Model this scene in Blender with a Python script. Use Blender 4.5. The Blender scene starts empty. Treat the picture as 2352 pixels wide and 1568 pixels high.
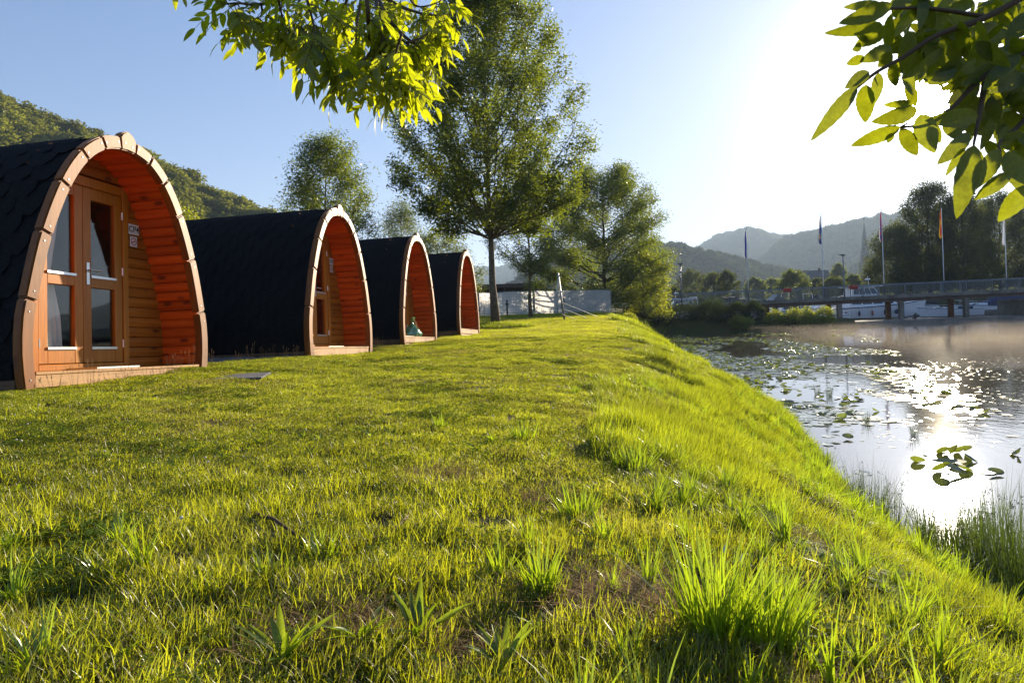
import bpy, bmesh, math, random
import numpy as np
from mathutils import Matrix, Vector, Euler, Quaternion
R_ = math.radians
S = bpy.context.scene
COL = S.collection

# ------------------------------------------------------------------ camera
ROLL = R_(2.0)
FPX, CX, HY = 1568.0, 1176.0, 716.0
CAM = np.array([0.0, 0.0, 0.7])
cr, sr = math.cos(ROLL), math.sin(ROLL)
RX = np.array([cr, 0, -sr]); UX = np.array([sr, 0, cr]); FX = np.array([0, 1.0, 0])
cd = bpy.data.cameras.new('camera'); cam = bpy.data.objects.new('camera', cd); COL.objects.link(cam)
cam.matrix_world = Matrix(((RX[0], UX[0], 0, CAM[0]), (RX[1], UX[1], -1, CAM[1]), (RX[2], UX[2], 0, CAM[2]), (0, 0, 0, 1)))
cd.sensor_width = 36; cd.lens = 24.0; cd.shift_y = -(784 - HY) / 2352.0
cd.clip_start = 0.02; cd.clip_end = 12000
S.camera = cam

# ------------------------------------------------------------------ sky, sun, exposure
SUN = np.array([0.626, 1.0, 0.292]); SUN = SUN / np.linalg.norm(SUN)
SUN_EL = math.asin(SUN[2]); SUN_AZ = math.atan2(SUN[0], SUN[1])      # azimuth clockwise from +Y
W = bpy.data.worlds.new('World'); S.world = W; W.use_nodes = True
nt = W.node_tree; nt.nodes.clear()
def N(t, typ, **k):
    n = t.nodes.new(typ)
    for a, b in k.items(): setattr(n, a, b)
    return n
sky = N(nt, 'ShaderNodeTexSky', sky_type='NISHITA', sun_disc=False, sun_elevation=SUN_EL, sun_rotation=SUN_AZ,
        air_density=1.0, dust_density=0.5, ozone_density=2.0, altitude=100)
tc = N(nt, 'ShaderNodeTexCoord')
dotn = N(nt, 'ShaderNodeVectorMath', operation='DOT_PRODUCT'); dotn.inputs[1].default_value = tuple(SUN)
nt.links.new(tc.outputs['Generated'], dotn.inputs[0])
acos = N(nt, 'ShaderNodeMath', operation='ARCCOSINE'); nt.links.new(dotn.outputs['Value'], acos.inputs[0])
def lobe(width, amp):                                                  # the bright aureole round the sun
    a = N(nt, 'ShaderNodeMath', operation='DIVIDE'); a.inputs[1].default_value = width; nt.links.new(acos.outputs[0], a.inputs[0])
    b = N(nt, 'ShaderNodeMath', operation='POWER'); b.inputs[1].default_value = 2; nt.links.new(a.outputs[0], b.inputs[0])
    c = N(nt, 'ShaderNodeMath', operation='MULTIPLY'); c.inputs[1].default_value = -1; nt.links.new(b.outputs[0], c.inputs[0])
    d = N(nt, 'ShaderNodeMath', operation='EXPONENT'); nt.links.new(c.outputs[0], d.inputs[0])
    e = N(nt, 'ShaderNodeMath', operation='MULTIPLY'); e.inputs[1].default_value = amp; nt.links.new(d.outputs[0], e.inputs[0])
    return e
AUR = [(R_(1.3), 40.0), (R_(7), .8), (R_(21), 0.09)]
l1, l2, l3 = [lobe(*q) for q in AUR]
s1 = N(nt, 'ShaderNodeMath', operation='ADD'); nt.links.new(l1.outputs[0], s1.inputs[0]); nt.links.new(l2.outputs[0], s1.inputs[1])
s2 = N(nt, 'ShaderNodeMath', operation='ADD'); nt.links.new(s1.outputs[0], s2.inputs[0]); nt.links.new(l3.outputs[0], s2.inputs[1])
bg1 = N(nt, 'ShaderNodeBackground'); bg1.inputs['Strength'].default_value = 0.077
bg2 = N(nt, 'ShaderNodeBackground'); bg2.inputs['Color'].default_value = (1.0, 0.97, 0.92, 1)
tint = N(nt, 'ShaderNodeMix', data_type='RGBA', blend_type='MULTIPLY'); tint.inputs['Factor'].default_value = 1
tint.inputs[7].default_value = (.90, 1.03, 1.42, 1)
def vm(op, a, b):
    n = N(nt, 'ShaderNodeVectorMath', operation=op)
    for i, v in enumerate((a, b)):
        if isinstance(v, tuple): n.inputs[i].default_value = v
        else: nt.links.new(v, n.inputs[i])
    return n.outputs[0]
SK = 6.5                                                               # radiance at which the bright sky round the sun rolls off
den = vm('ADD', vm('MULTIPLY', sky.outputs[0], (1 / SK,) * 3), (1.0, 1.0, 1.0)); nt.links.new(vm('DIVIDE', sky.outputs[0], den), tint.inputs[6])
nt.links.new(tint.outputs[2], bg1.inputs['Color']); nt.links.new(s2.outputs[0], bg2.inputs['Strength'])
addn = N(nt, 'ShaderNodeAddShader'); wo = N(nt, 'ShaderNodeOutputWorld')
nt.links.new(bg1.outputs[0], addn.inputs[0]); nt.links.new(bg2.outputs[0], addn.inputs[1]); nt.links.new(addn.outputs[0], wo.inputs['Surface'])

sd = bpy.data.lights.new('sun', 'SUN'); sun = bpy.data.objects.new('sun', sd); COL.objects.link(sun)
sd.energy = 5.0; sd.angle = R_(0.53); sd.color = (1.0, 0.85, 0.62)
sun.rotation_euler = Vector(SUN).to_track_quat('Z', 'Y').to_euler()
S.view_settings.view_transform = 'Standard'; S.view_settings.look = 'None'
S.view_settings.exposure = 1.45; S.view_settings.gamma = 1.0; S.view_settings.use_curve_mapping = False
S.render.engine = 'CYCLES'
cy = S.cycles
cy.max_bounces = 10; cy.diffuse_bounces = 4; cy.glossy_bounces = 3; cy.transmission_bounces = 8; cy.transparent_max_bounces = 12
cy.volume_bounces = 0; cy.sample_clamp_indirect = 6; cy.sample_clamp_direct = 0; cy.use_denoising = True
cy.caustics_reflective = False; cy.caustics_refractive = False

rng = np.random.default_rng(7)
random.seed(7)

# ------------------------------------------------------------------ helpers
def ray(x, y): return (x - CX) / FPX * RX + (HY - y) / FPX * UX + FX
def P(x, y, Z): return CAM + ray(x, y) * Z
def G(x, y, z):                                                        # point where the line of sight meets height z
    q = ray(x, y); return CAM + q * ((z - CAM[2]) / q[2])
def tag(o, label=None, cat=None, group=None, kind=None):
    if label: o['label'] = label
    if cat: o['category'] = cat
    if group: o['group'] = group
    if kind: o['kind'] = kind
    return o
def link(name, data, mat=None, parent=None, loc=None, rot=None, smooth=False):
    o = bpy.data.objects.new(name, data); COL.objects.link(o)
    if parent: o.parent = parent
    if loc is not None: o.location = tuple(loc)
    if rot is not None: o.rotation_euler = rot
    if mat is not None and data is not None and hasattr(data, 'materials') and not data.materials: data.materials.append(mat)
    if smooth and data.polygons: data.polygons.foreach_set('use_smooth', [True] * len(data.polygons))
    return o
def empty(name, loc=(0, 0, 0), rz=0.0, parent=None):
    o = bpy.data.objects.new(name, None); COL.objects.link(o); o.location = tuple(loc); o.rotation_euler = (0, 0, rz)
    if parent: o.parent = parent
    return o
def mesh_np(name, V, F):
    V = np.asarray(V, np.float32); F = np.asarray(F, np.int32)
    me = bpy.data.meshes.new(name); k = F.shape[1]
    me.vertices.add(len(V)); me.vertices.foreach_set('co', V.ravel())
    me.loops.add(F.size); me.loops.foreach_set('vertex_index', F.ravel())
    me.polygons.add(len(F)); me.polygons.foreach_set('loop_start', np.arange(0, F.size, k, dtype=np.int32))
    me.update(calc_edges=True); me.validate(); return me
class MB:
    def __init__(s): s.v = []; s.f = []
    def add(s, V, F):
        n = len(s.v); s.v += [tuple(map(float, p)) for p in V]; s.f += [tuple(i + n for i in f) for f in F]; return s
    def box(s, x0, x1, y0, y1, z0, z1, M=None):
        V = [(x, y, z) for x in (x0, x1) for y in (y0, y1) for z in (z0, z1)]
        if M is not None: V = [M @ Vector(v) for v in V]
        return s.add(V, [(0, 1, 3, 2), (4, 6, 7, 5), (0, 4, 5, 1), (2, 3, 7, 6), (0, 2, 6, 4), (1, 5, 7, 3)])
    def tube(s, pts, rad, n=6, caps=True):
        pts = [Vector(p) for p in pts]; m = len(pts)
        if not hasattr(rad, '__len__'): rad = [rad] * m
        V = []; F = []; up = None
        for i, p in enumerate(pts):
            t = (pts[min(i + 1, m - 1)] - pts[max(i - 1, 0)]).normalized()
            if up is None: up = Vector((1, 0, 0)) if abs(t.x) < .8 else Vector((0, 1, 0))
            a = (up - t * up.dot(t)).normalized(); b = t.cross(a); up = a
            for k in range(n):
                an = 2 * math.pi * k / n; V.append(p + (a * math.cos(an) + b * math.sin(an)) * rad[i])
        for i in range(m - 1):
            for k in range(n): F.append((i * n + k, i * n + (k + 1) % n, (i + 1) * n + (k + 1) % n, (i + 1) * n + k))
        if caps: F += [tuple(range(n - 1, -1, -1)), tuple(range((m - 1) * n, m * n))]
        return s.add(V, F)
    def prism(s, poly, f0, f1):                                        # poly: 2D points; f0/f1 map a 2D point to 3D
        n = len(poly); V = [f0(p) for p in poly] + [f1(p) for p in poly]
        return s.add(V, [tuple(range(n - 1, -1, -1)), tuple(range(n, 2 * n))] + [(i, (i + 1) % n, (i + 1) % n + n, i + n) for i in range(n)])
    def sphere(s, c, r, seg=10, rings=6):
        if not hasattr(r, '__len__'): r = (r, r, r)
        V = []; F = []
        for i in range(rings + 1):
            th = math.pi * i / rings
            for k in range(seg):
                ph = 2 * math.pi * k / seg; V.append((c[0] + r[0] * math.sin(th) * math.cos(ph), c[1] + r[1] * math.sin(th) * math.sin(ph), c[2] + r[2] * math.cos(th)))
        for i in range(rings):
            for k in range(seg): F.append((i * seg + k, (i + 1) * seg + k, (i + 1) * seg + (k + 1) % seg, i * seg + (k + 1) % seg))
        return s.add(V, F)
    def mesh(s, name, bevel=0, bseg=1, recalc=True):
        me = bpy.data.meshes.new(name); bm = bmesh.new()
        vs = [bm.verts.new(v) for v in s.v]
        for f in s.f:
            try: bm.faces.new([vs[i] for i in f])
            except ValueError: pass
        if bevel or recalc:
            bmesh.ops.remove_doubles(bm, verts=bm.verts, dist=1e-5)
            bmesh.ops.recalc_face_normals(bm, faces=bm.faces)
        if bevel:
            eds = [e for e in bm.edges if len(e.link_faces) == 2 and e.calc_face_angle(0) > 0.5]
            bmesh.ops.bevel(bm, geom=eds, offset=bevel, segments=bseg, affect='EDGES', clamp_overlap=True)
        bm.to_mesh(me); bm.free(); return me
    def ob(s, name, mat, parent=None, bevel=0, bseg=1, smooth=False, **k):
        return link(name, s.mesh(name, bevel, bseg), mat, parent, smooth=smooth, **k)
def copy_tree(o, parent=None, skip=()):
    c = o.copy(); COL.objects.link(c); c.parent = parent
    for ch in list(o.children):
        if ch.name.split('.')[0] in skip: continue
        copy_tree(ch, c, skip)
    return c

# ------------------------------------------------------------------ materials
def material(name):
    m = bpy.data.materials.new(name); m.use_nodes = True; t = m.node_tree; t.nodes.clear()
    o = N(t, 'ShaderNodeOutputMaterial'); return m, t, o
def ramp(t, fac, stops):
    r = N(t, 'ShaderNodeValToRGB'); e = r.color_ramp.elements
    while len(e) < len(stops): e.new(0.5)
    for i, (p, c) in enumerate(stops):
        e[i].position = p; e[i].color = (*c, 1) if len(c) == 3 else c
    t.links.new(fac, r.inputs[0]); return r.outputs[0]
def noise(t, vec, scale, detail=4, rough=.55, dist=0.0, out=0):
    n = N(t, 'ShaderNodeTexNoise'); n.inputs['Scale'].default_value = scale; n.inputs['Detail'].default_value = detail
    n.inputs['Roughness'].default_value = rough; n.inputs['Distortion'].default_value = dist
    if vec is not None: t.links.new(vec, n.inputs['Vector'])
    return n.outputs[out]
def mapping(t, vec, scale, loc=None):
    m = N(t, 'ShaderNodeMapping'); m.inputs['Scale'].default_value = scale; t.links.new(vec, m.inputs['Vector'])
    if loc is not None: t.links.new(loc, m.inputs['Location'])
    return m.outputs[0]
def mix(t, a, b, fac, mode='MIX'):
    m = N(t, 'ShaderNodeMix', data_type='RGBA', blend_type=mode)
    for s, v in ((6, a), (7, b), (0, fac)):
        if isinstance(v, (int, float)): m.inputs[s].default_value = v
        elif isinstance(v, tuple): m.inputs[s].default_value = (*v, 1)
        else: t.links.new(v, m.inputs[s])
    return m.outputs[2]
def mth(t, op, a, b=None):
    m = N(t, 'ShaderNodeMath', operation=op)
    for i, v in enumerate((a, b)):
        if v is None: continue
        if isinstance(v, (int, float)): m.inputs[i].default_value = v
        else: t.links.new(v, m.inputs[i])
    return m.outputs[0]
def bump(t, h, strength, dist=.01):
    b = N(t, 'ShaderNodeBump'); b.inputs['Strength'].default_value = strength; b.inputs['Distance'].default_value = dist
    t.links.new(h, b.inputs['Height']); return b.outputs[0]
def pbr(t, o, col, rough=.6, metal=0, spec=.5, normal=None, **k):
    p = N(t, 'ShaderNodeBsdfPrincipled')
    if isinstance(col, tuple): p.inputs['Base Color'].default_value = (*col, 1)
    else: t.links.new(col, p.inputs['Base Color'])
    if isinstance(rough, (int, float)): p.inputs['Roughness'].default_value = rough
    else: t.links.new(rough, p.inputs['Roughness'])
    p.inputs['Metallic'].default_value = metal; p.inputs['Specular IOR Level'].default_value = spec
    if normal is not None: t.links.new(normal, p.inputs['Normal'])
    for a, b in k.items(): p.inputs[a].default_value = b
    t.links.new(p.outputs[0], o.inputs['Surface']); return p
def m_plain(name, col, rough=.6, metal=0, var=.18, scale=6.0, bmp=.15, spec=.5, dirt=None):
    m, t, o = material(name); g = N(t, 'ShaderNodeTexCoord'); v = g.outputs['Object']
    n1 = noise(t, v, scale, 6, .6)
    lo = tuple(c * (1 - var) for c in col); hi = tuple(min(1, c * (1 + var)) for c in col)
    c = ramp(t, n1, [(.3, lo), (.7, hi)])
    if dirt is not None:
        c = mix(t, c, dirt, mth(t, 'MULTIPLY', ramp(t, noise(t, v, scale * .35, 5, .7), [(.45, (0, 0, 0)), (.7, (1, 1, 1))]), .7))
    pbr(t, o, c, rough, metal, spec, bump(t, noise(t, v, scale * 8, 3), bmp, .004)); return m
def m_wood(name, a, b, axis=0, knots=.8, rough=.55, sc=1.0, bmp=.3, var=.25, knotcol=(.07, .018, .006)):
    """long grain along the object axis, a few knots, each board its own shade"""
    m, t, o = material(name); g = N(t, 'ShaderNodeTexCoord'); oi = N(t, 'ShaderNodeObjectInfo')
    rnd = oi.outputs['Random']; cx = N(t, 'ShaderNodeCombineXYZ'); 
    for i in range(3): t.links.new(mth(t, 'MULTIPLY', rnd, 17.0 + 13 * i), cx.inputs[i])
    s = [9 * sc] * 3; s[axis] = .9 * sc
    gv = mapping(t, g.outputs['Object'], tuple(s), cx.outputs[0])
    n1 = noise(t, gv, 1.6, 5, .65, .6)
    s2 = [60 * sc] * 3; s2[axis] = 3 * sc
    n2 = noise(t, mapping(t, g.outputs['Object'], tuple(s2), cx.outputs[0]), 1.0, 3, .6)
    c = ramp(t, n1, [(.28, b), (.5, tuple((x + y) / 2 for x, y in zip(a, b))), (.72, a)])
    c = mix(t, c, ramp(t, n2, [(.3, (.72, .68, .62)), (.75, (1.1, 1.08, 1.05))]), .75, 'MULTIPLY')
    s3 = [7 * sc] * 3; s3[axis] = 3.2 * sc
    vo = N(t, 'ShaderNodeTexVoronoi'); vo.inputs['Scale'].default_value = 1.0; vo.inputs['Randomness'].default_value = 1
    t.links.new(mapping(t, g.outputs['Object'], tuple(s3), cx.outputs[0]), vo.inputs['Vector'])
    k = ramp(t, vo.outputs['Distance'], [(.10, (1, 1, 1)), (.2, (0, 0, 0))])
    c = mix(t, c, knotcol, mth(t, 'MULTIPLY', k, knots))
    sh = mth(t, 'ADD', mth(t, 'MULTIPLY', rnd, var), 1 - var * .6)
    cc = N(t, 'ShaderNodeCombineXYZ'); [t.links.new(sh, cc.inputs[i]) for i in range(3)]
    c = mix(t, c, cc.outputs[0], 1.0, 'MULTIPLY')
    pbr(t, o, c, rough, 0, .35, bump(t, n2, bmp, .002)); return m
def m_leaf(name, c1, c2, tr, scale=1.2, trans=.5, gloss=.06, rough=.35, inst=False, dry=None, dryscale=.7, dryfac=1.0, drylo=.52):
    """leaf or blade: reflects one green, lets a yellower one through"""
    m, t, o = material(name); g = N(t, 'ShaderNodeNewGeometry'); v = g.outputs['Position']
    n1 = noise(t, v, scale, 4, .6)
    n1b = noise(t, v, scale * 9, 2, .6)
    f = mth(t, 'ADD', mth(t, 'MULTIPLY', n1, .6), mth(t, 'MULTIPLY', n1b, .4))
    c = ramp(t, f, [(.36, c2), (.62, c1)])
    ct = ramp(t, f, [(.36, tuple(x * .55 for x in tr)), (.62, tr)])
    if inst:
        oi = N(t, 'ShaderNodeObjectInfo')
        sh = mth(t, 'ADD', mth(t, 'MULTIPLY', oi.outputs['Random'], .6), .64)
        cc = N(t, 'ShaderNodeCombineXYZ'); [t.links.new(sh, cc.inputs[i]) for i in range(3)]
        c = mix(t, c, cc.outputs[0], 1.0, 'MULTIPLY'); ct = mix(t, ct, cc.outputs[0], 1.0, 'MULTIPLY')
    if dry is not None:
        dn = ramp(t, mth(t, 'ADD', mth(t, 'MULTIPLY', noise(t, v, dryscale, 5, .65), .8), mth(t, 'MULTIPLY', noise(t, v, 9.0, 2, .6), .2)), [(drylo, (0, 0, 0)), (drylo + .14, (1, 1, 1))])
        dn = mth(t, 'MULTIPLY', dn, dryfac)
        c = mix(t, c, dry, dn); ct = mix(t, ct, tuple(x * .9 for x in dry), dn)
    d = N(t, 'ShaderNodeBsdfDiffuse'); t.links.new(c, d.inputs['Color'])
    tl = N(t, 'ShaderNodeBsdfTranslucent'); t.links.new(ct, tl.inputs['Color'])
    ms = N(t, 'ShaderNodeMixShader'); ms.inputs[0].default_value = trans
    t.links.new(d.outputs[0], ms.inputs[1]); t.links.new(tl.outputs[0], ms.inputs[2])
    gl = N(t, 'ShaderNodeBsdfGlossy'); gl.inputs['Roughness'].default_value = rough; gl.inputs['Color'].default_value = (1, 1, .95, 1)
    m2 = N(t, 'ShaderNodeMixShader'); m2.inputs[0].default_value = gloss
    t.links.new(ms.outputs[0], m2.inputs[1]); t.links.new(gl.outputs[0], m2.inputs[2]); t.links.new(m2.outputs[0], o.inputs['Surface'])
    return m

M = {}
M['block'] = m_wood('oiled_timber', (.34, .115, .012), (.21, .062, .006), 2, .55, .5, .8, .25, .3, (.14, .05, .02))
M['inner'] = m_wood('stained_lining', (.74, .155, .010), (.50, .078, .005), 0, .85, .42, .8, .3, .35, (.10, .014, .004))
M['siding'] = m_wood('stained_siding', (.52, .175, .014), (.34, .095, .008), 1, .8, .45, .8, .3, .3)
M['doorwood'] = m_wood('door_timber', (.54, .20, .010), (.40, .135, .007), 2, .15, .38, .8, .2, .12)
M['deckwood'] = m_wood('pale_deck_timber', (.56, .32, .13), (.42, .22, .08), 1, .6, .6, .8, .3, .2, (.2, .09, .03))
M['skid'] = m_wood('old_skid_timber', (.20, .12, .06), (.10, .055, .03), 0, .4, .8)
M['shingle'] = m_plain('bitumen_shingle', (.0105, .0105, .011), .9, 0, .5, 30, .6, .12)
M['metal'] = m_plain('brushed_metal', (.62, .63, .64), .32, 1, .05, 20, .05)
M['zinc'] = m_plain('galvanised_steel', (.30, .32, .34), .5, .7, .2, 5, .1)
M['darkmetal'] = m_plain('dark_painted_steel', (.035, .042, .05), .5, .3, .2, 8, .1)
M['railmetal'] = m_plain('weathered_blue_grey_rail', (.13, .16, .19), .38, .5, .2, 3, .1)
M['concrete'] = m_plain('weathered_concrete', (.22, .20, .17), .9, 0, .25, 1.5, .5, .3, (.06, .055, .045))
M['rust'] = m_plain('rusty_pier_steel', (.20, .085, .04), .8, 0, .4, 3, .4, .3, (.07, .035, .02))
M['white'] = m_plain('white_gelcoat', (.78, .79, .80), .18, 0, .04, 1, .02)
M['sign'] = m_plain('white_sign_enamel', (.78, .77, .72), .4, 0, .03, 5, .02)
M['black'] = m_plain('black_print', (.015, .015, .017), .5, 0, .1, 5, .02)
M['red'] = m_plain('red_print', (.55, .03, .03), .5, 0, .1, 5, .02)
M['navy'] = m_plain('navy_canvas', (.025, .035, .085), .8, 0, .3, 4, .3)
M['darkcanvas'] = m_plain('dark_canvas', (.02, .022, .026), .8, 0, .3, 4, .3)
M['redfender'] = m_plain('red_rubber', (.25, .04, .03), .5, 0, .1, 5, .1)
M['curtain'] = m_plain('grey_white_curtain', (.82, .80, .77), .9, 0, .08, 3, .1)
M['dark'] = m_plain('dark_interior', (.05, .035, .025), .8, 0, .3, 3, .1)
M['tile'] = m_plain('brown_roofing', (.10, .06, .045), .7, 0, .3, 2, .3)
M['stone'] = m_plain('grey_stone', (.20, .18, .16), .85, 0, .35, 3, .6)
M['plaster'] = m_plain('pale_plaster', (.55, .53, .48), .85, 0, .12, 1, .2)
M['slate'] = m_plain('slate_roof', (.06, .065, .075), .6, 0, .3, 2, .3)
M['bark'] = m_plain('ash_bark', (.17, .125, .085), .9, 0, .45, 9, .9, .2, (.06, .05, .035))
M['twig'] = m_plain('young_twig', (.10, .065, .035), .8, 0, .3, 20, .3, .2)
M['bark2'] = m_plain('dark_bark', (.07, .055, .04), .9, 0, .4, 6, .6, .2)
M['gravel'] = m_plain('grey_gravel', (.13, .13, .135), .9, 0, .6, 60, 1.0, .3)
M['mat'] = m_plain('grey_mat_grid', (.30, .30, .31), .5, .6, .15, 30, .2)
M['glassblue'] = m_plain('boat_window', (.02, .03, .04), .06, 0, .1, 1, .0, .8)
M['carpaint'] = m_plain('silver_blue_car_paint', (.16, .22, .30), .2, .4, .05, 1, .0)
M['flower'] = m_plain('red_geranium', (.55, .03, .02), .6, 0, .3, 20, .2)

def m_glass():
    m, t, o = material('window_glass'); lw = N(t, 'ShaderNodeLayerWeight'); lw.inputs[0].default_value = .5; f = N(t, 'ShaderNodeMath', operation='MULTIPLY_ADD'); f.inputs[1].default_value = .9; f.inputs[2].default_value = .05; t.links.new(mth(t, 'POWER', lw.outputs['Facing'], 4.0), f.inputs[0])
    a = N(t, 'ShaderNodeBsdfTransparent'); a.inputs[0].default_value = (.9, .93, .92, 1); b = N(t, 'ShaderNodeBsdfGlossy'); b.inputs['Roughness'].default_value = .01
    x = N(t, 'ShaderNodeMixShader'); t.links.new(f.outputs[0], x.inputs[0]); t.links.new(a.outputs[0], x.inputs[1]); t.links.new(b.outputs[0], x.inputs[2])
    t.links.new(x.outputs[0], o.inputs['Surface']); return m
M['glass'] = m_glass()
def m_tarp():
    m, t, o = material('white_tarpaulin'); g = N(t, 'ShaderNodeTexCoord'); n = noise(t, g.outputs['Object'], .9, 5, .6)
    c = ramp(t, n, [(.35, (.50, .53, .58)), (.65, (.80, .80, .80))])
    d = N(t, 'ShaderNodeBsdfDiffuse'); t.links.new(c, d.inputs[0]); tl = N(t, 'ShaderNodeBsdfTranslucent'); tl.inputs[0].default_value = (.86, .84, .84, 1)
    x = N(t, 'ShaderNodeMixShader'); x.inputs[0].default_value = .6; t.links.new(d.outputs[0], x.inputs[1]); t.links.new(tl.outputs[0], x.inputs[2])
    t.links.new(x.outputs[0], o.inputs['Surface']); return m
M['tarp'] = m_tarp()
def m_bag():
    m, t, o = material('green_plastic_film'); g = N(t, 'ShaderNodeTexCoord'); n = noise(t, g.outputs['Object'], 9, 4, .6)
    c = ramp(t, n, [(.35, (.04, .20, .08)), (.7, (.14, .45, .22))])
    d = N(t, 'ShaderNodeBsdfDiffuse'); t.links.new(c, d.inputs[0]); tl = N(t, 'ShaderNodeBsdfTranslucent'); t.links.new(c, tl.inputs[0])
    x = N(t, 'ShaderNodeMixShader'); x.inputs[0].default_value = .4; t.links.new(d.outputs[0], x.inputs[1]); t.links.new(tl.outputs[0], x.inputs[2])
    gl = N(t, 'ShaderNodeBsdfGlossy'); gl.inputs['Roughness'].default_value = .2; y = N(t, 'ShaderNodeMixShader'); y.inputs[0].default_value = .12
    t.links.new(x.outputs[0], y.inputs[1]); t.links.new(gl.outputs[0], y.inputs[2]); t.links.new(y.outputs[0], o.inputs['Surface']); return m
M['bag'] = m_bag()

DRY = (.34, .22, .09)
M['lawn'] = m_leaf('lawn_blade', (.19, .205, .022), (.11, .14, .016), (.66, .70, .02), .5, .62, .04, .4, True, DRY, .55, .6, .52)
M['bankgrass'] = m_leaf('bank_blade', (.17, .21, .02), (.085, .13, .012), (.56, .64, .018), .6, .6, .04, .35, True, DRY, .9, .7, .56)
M['tallblade'] = m_leaf('tall_blade', (.10, .19, .018), (.06, .13, .012), (.46, .62, .018), 2.5, .58, .06, .3, False)
M['straw'] = m_leaf('dry_straw', (.42, .30, .15), (.25, .15, .07), (.40, .28, .12), 3, .3, .012, .6, True)
M['clover'] = m_leaf('clover_leaf', (.13, .19, .03), (.08, .13, .02), (.50, .62, .03), 2, .45, .008, .5, True)
M['dock'] = m_leaf('broad_weed_leaf', (.09, .16, .02), (.06, .11, .015), (.44, .58, .018), 20, .6, .03, .4)
M['rush'] = m_leaf('rush_stem', (.06, .11, .02), (.035, .07, .012), (.18, .26, .02), 3, .3, .08, .35, True)
M['rushhead'] = m_plain('brown_seed_head', (.12, .06, .03), .8, 0, .3, 30, .3)
M['lily'] = m_leaf('lily_pad_leaf', (.08, .13, .03), (.05, .085, .02), (.36, .44, .04), 2, .45, .10, .25, True)
M['lilyflat'] = m_leaf('floating_pad_leaf', (.07, .10, .025), (.04, .07, .02), (.20, .26, .03), 2, .2, .42, .14, True)
M['petal'] = m_plain('white_clover_bloom', (.75, .68, .58), .7, 0, .15, 30, .2)
M['ashleaf'] = m_leaf('near_ash_leaf', (.10, .15, .018), (.06, .10, .012), (.62, .68, .012), 9, .66, .03, .35)
M['bigleaf'] = m_leaf('close_ash_leaf', (.09, .12, .018), (.06, .09, .012), (.36, .40, .010), 25, .5, .03, .35)
M['tree1'] = m_leaf('tall_ash_foliage', (.06, .09, .018), (.028, .048, .012), (.35, .43, .02), .7, .46, .045, .35)
M['tree2'] = m_leaf('willow_foliage', (.08, .11, .035), (.04, .06, .02), (.30, .36, .03), .8, .42, .04, .4)
M['tree3'] = m_leaf('park_tree_foliage', (.045, .062, .015), (.022, .035, .010), (.17, .20, .015), .35, .4, .015, .5)
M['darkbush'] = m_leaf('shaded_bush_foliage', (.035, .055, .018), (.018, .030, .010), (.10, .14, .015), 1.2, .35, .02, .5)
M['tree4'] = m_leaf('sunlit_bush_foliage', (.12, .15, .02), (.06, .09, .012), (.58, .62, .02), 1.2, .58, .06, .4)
M['farleaf'] = m_leaf('distant_wood_foliage', (.05, .065, .022), (.025, .036, .014), (.10, .12, .02), .01, .3, .01, .6, True)
M['hillleaf'] = m_leaf('hillside_foliage', (.20, .21, .04), (.085, .11, .022), (.38, .40, .035), .02, .35, .015, .5, True)

# ------------------------------------------------------------------ terrain
SH_Y = np.array([-400, -20, 0, 4.9, 5.4, 6.8, 8.2, 10.2, 13.8, 16.3, 23, 33, 41, 50, 60, 62, 70])
SH_X = np.array([9, 3.5, 3.4, 3.54, 3.55, 3.71, 3.93, 4.6, 5.5, 5.75, 6.5, 8.0, 9.0, 10.0, 13.5, 16, 16])
WZ = -1.7
def smooth(a, b, x):
    t = np.clip((x - a) / (b - a), 0, 1); return t * t * (3 - 2 * t)
def vnoise(x, y, s, seed=0):
    """cheap smooth noise, -1..1"""
    x = np.asarray(x, float) * s; y = np.asarray(y, float) * s
    r = 0
    for i, (a, b, c, d) in enumerate(((1, .37, 1.7, .5), (-.61, 1.13, .9, .3), (1.9, -1.31, 3.1, .22), (2.7, 2.3, .4, .15))):
        r = r + d * np.sin(a * x + b * y + c * (seed + 1) + 1.3 * np.sin(.7 * b * x - .9 * a * y + seed * 2.1))
    return r
PODC = [(-4.077, 7.26), (-3.0, 12.1), (-2.227, 16.6), (-1.346, 21.6)]
DV = np.array([math.sin(R_(10)), math.cos(R_(10))]); NV = np.array([DV[1], -DV[0]])
POD_L = 4.8
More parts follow.
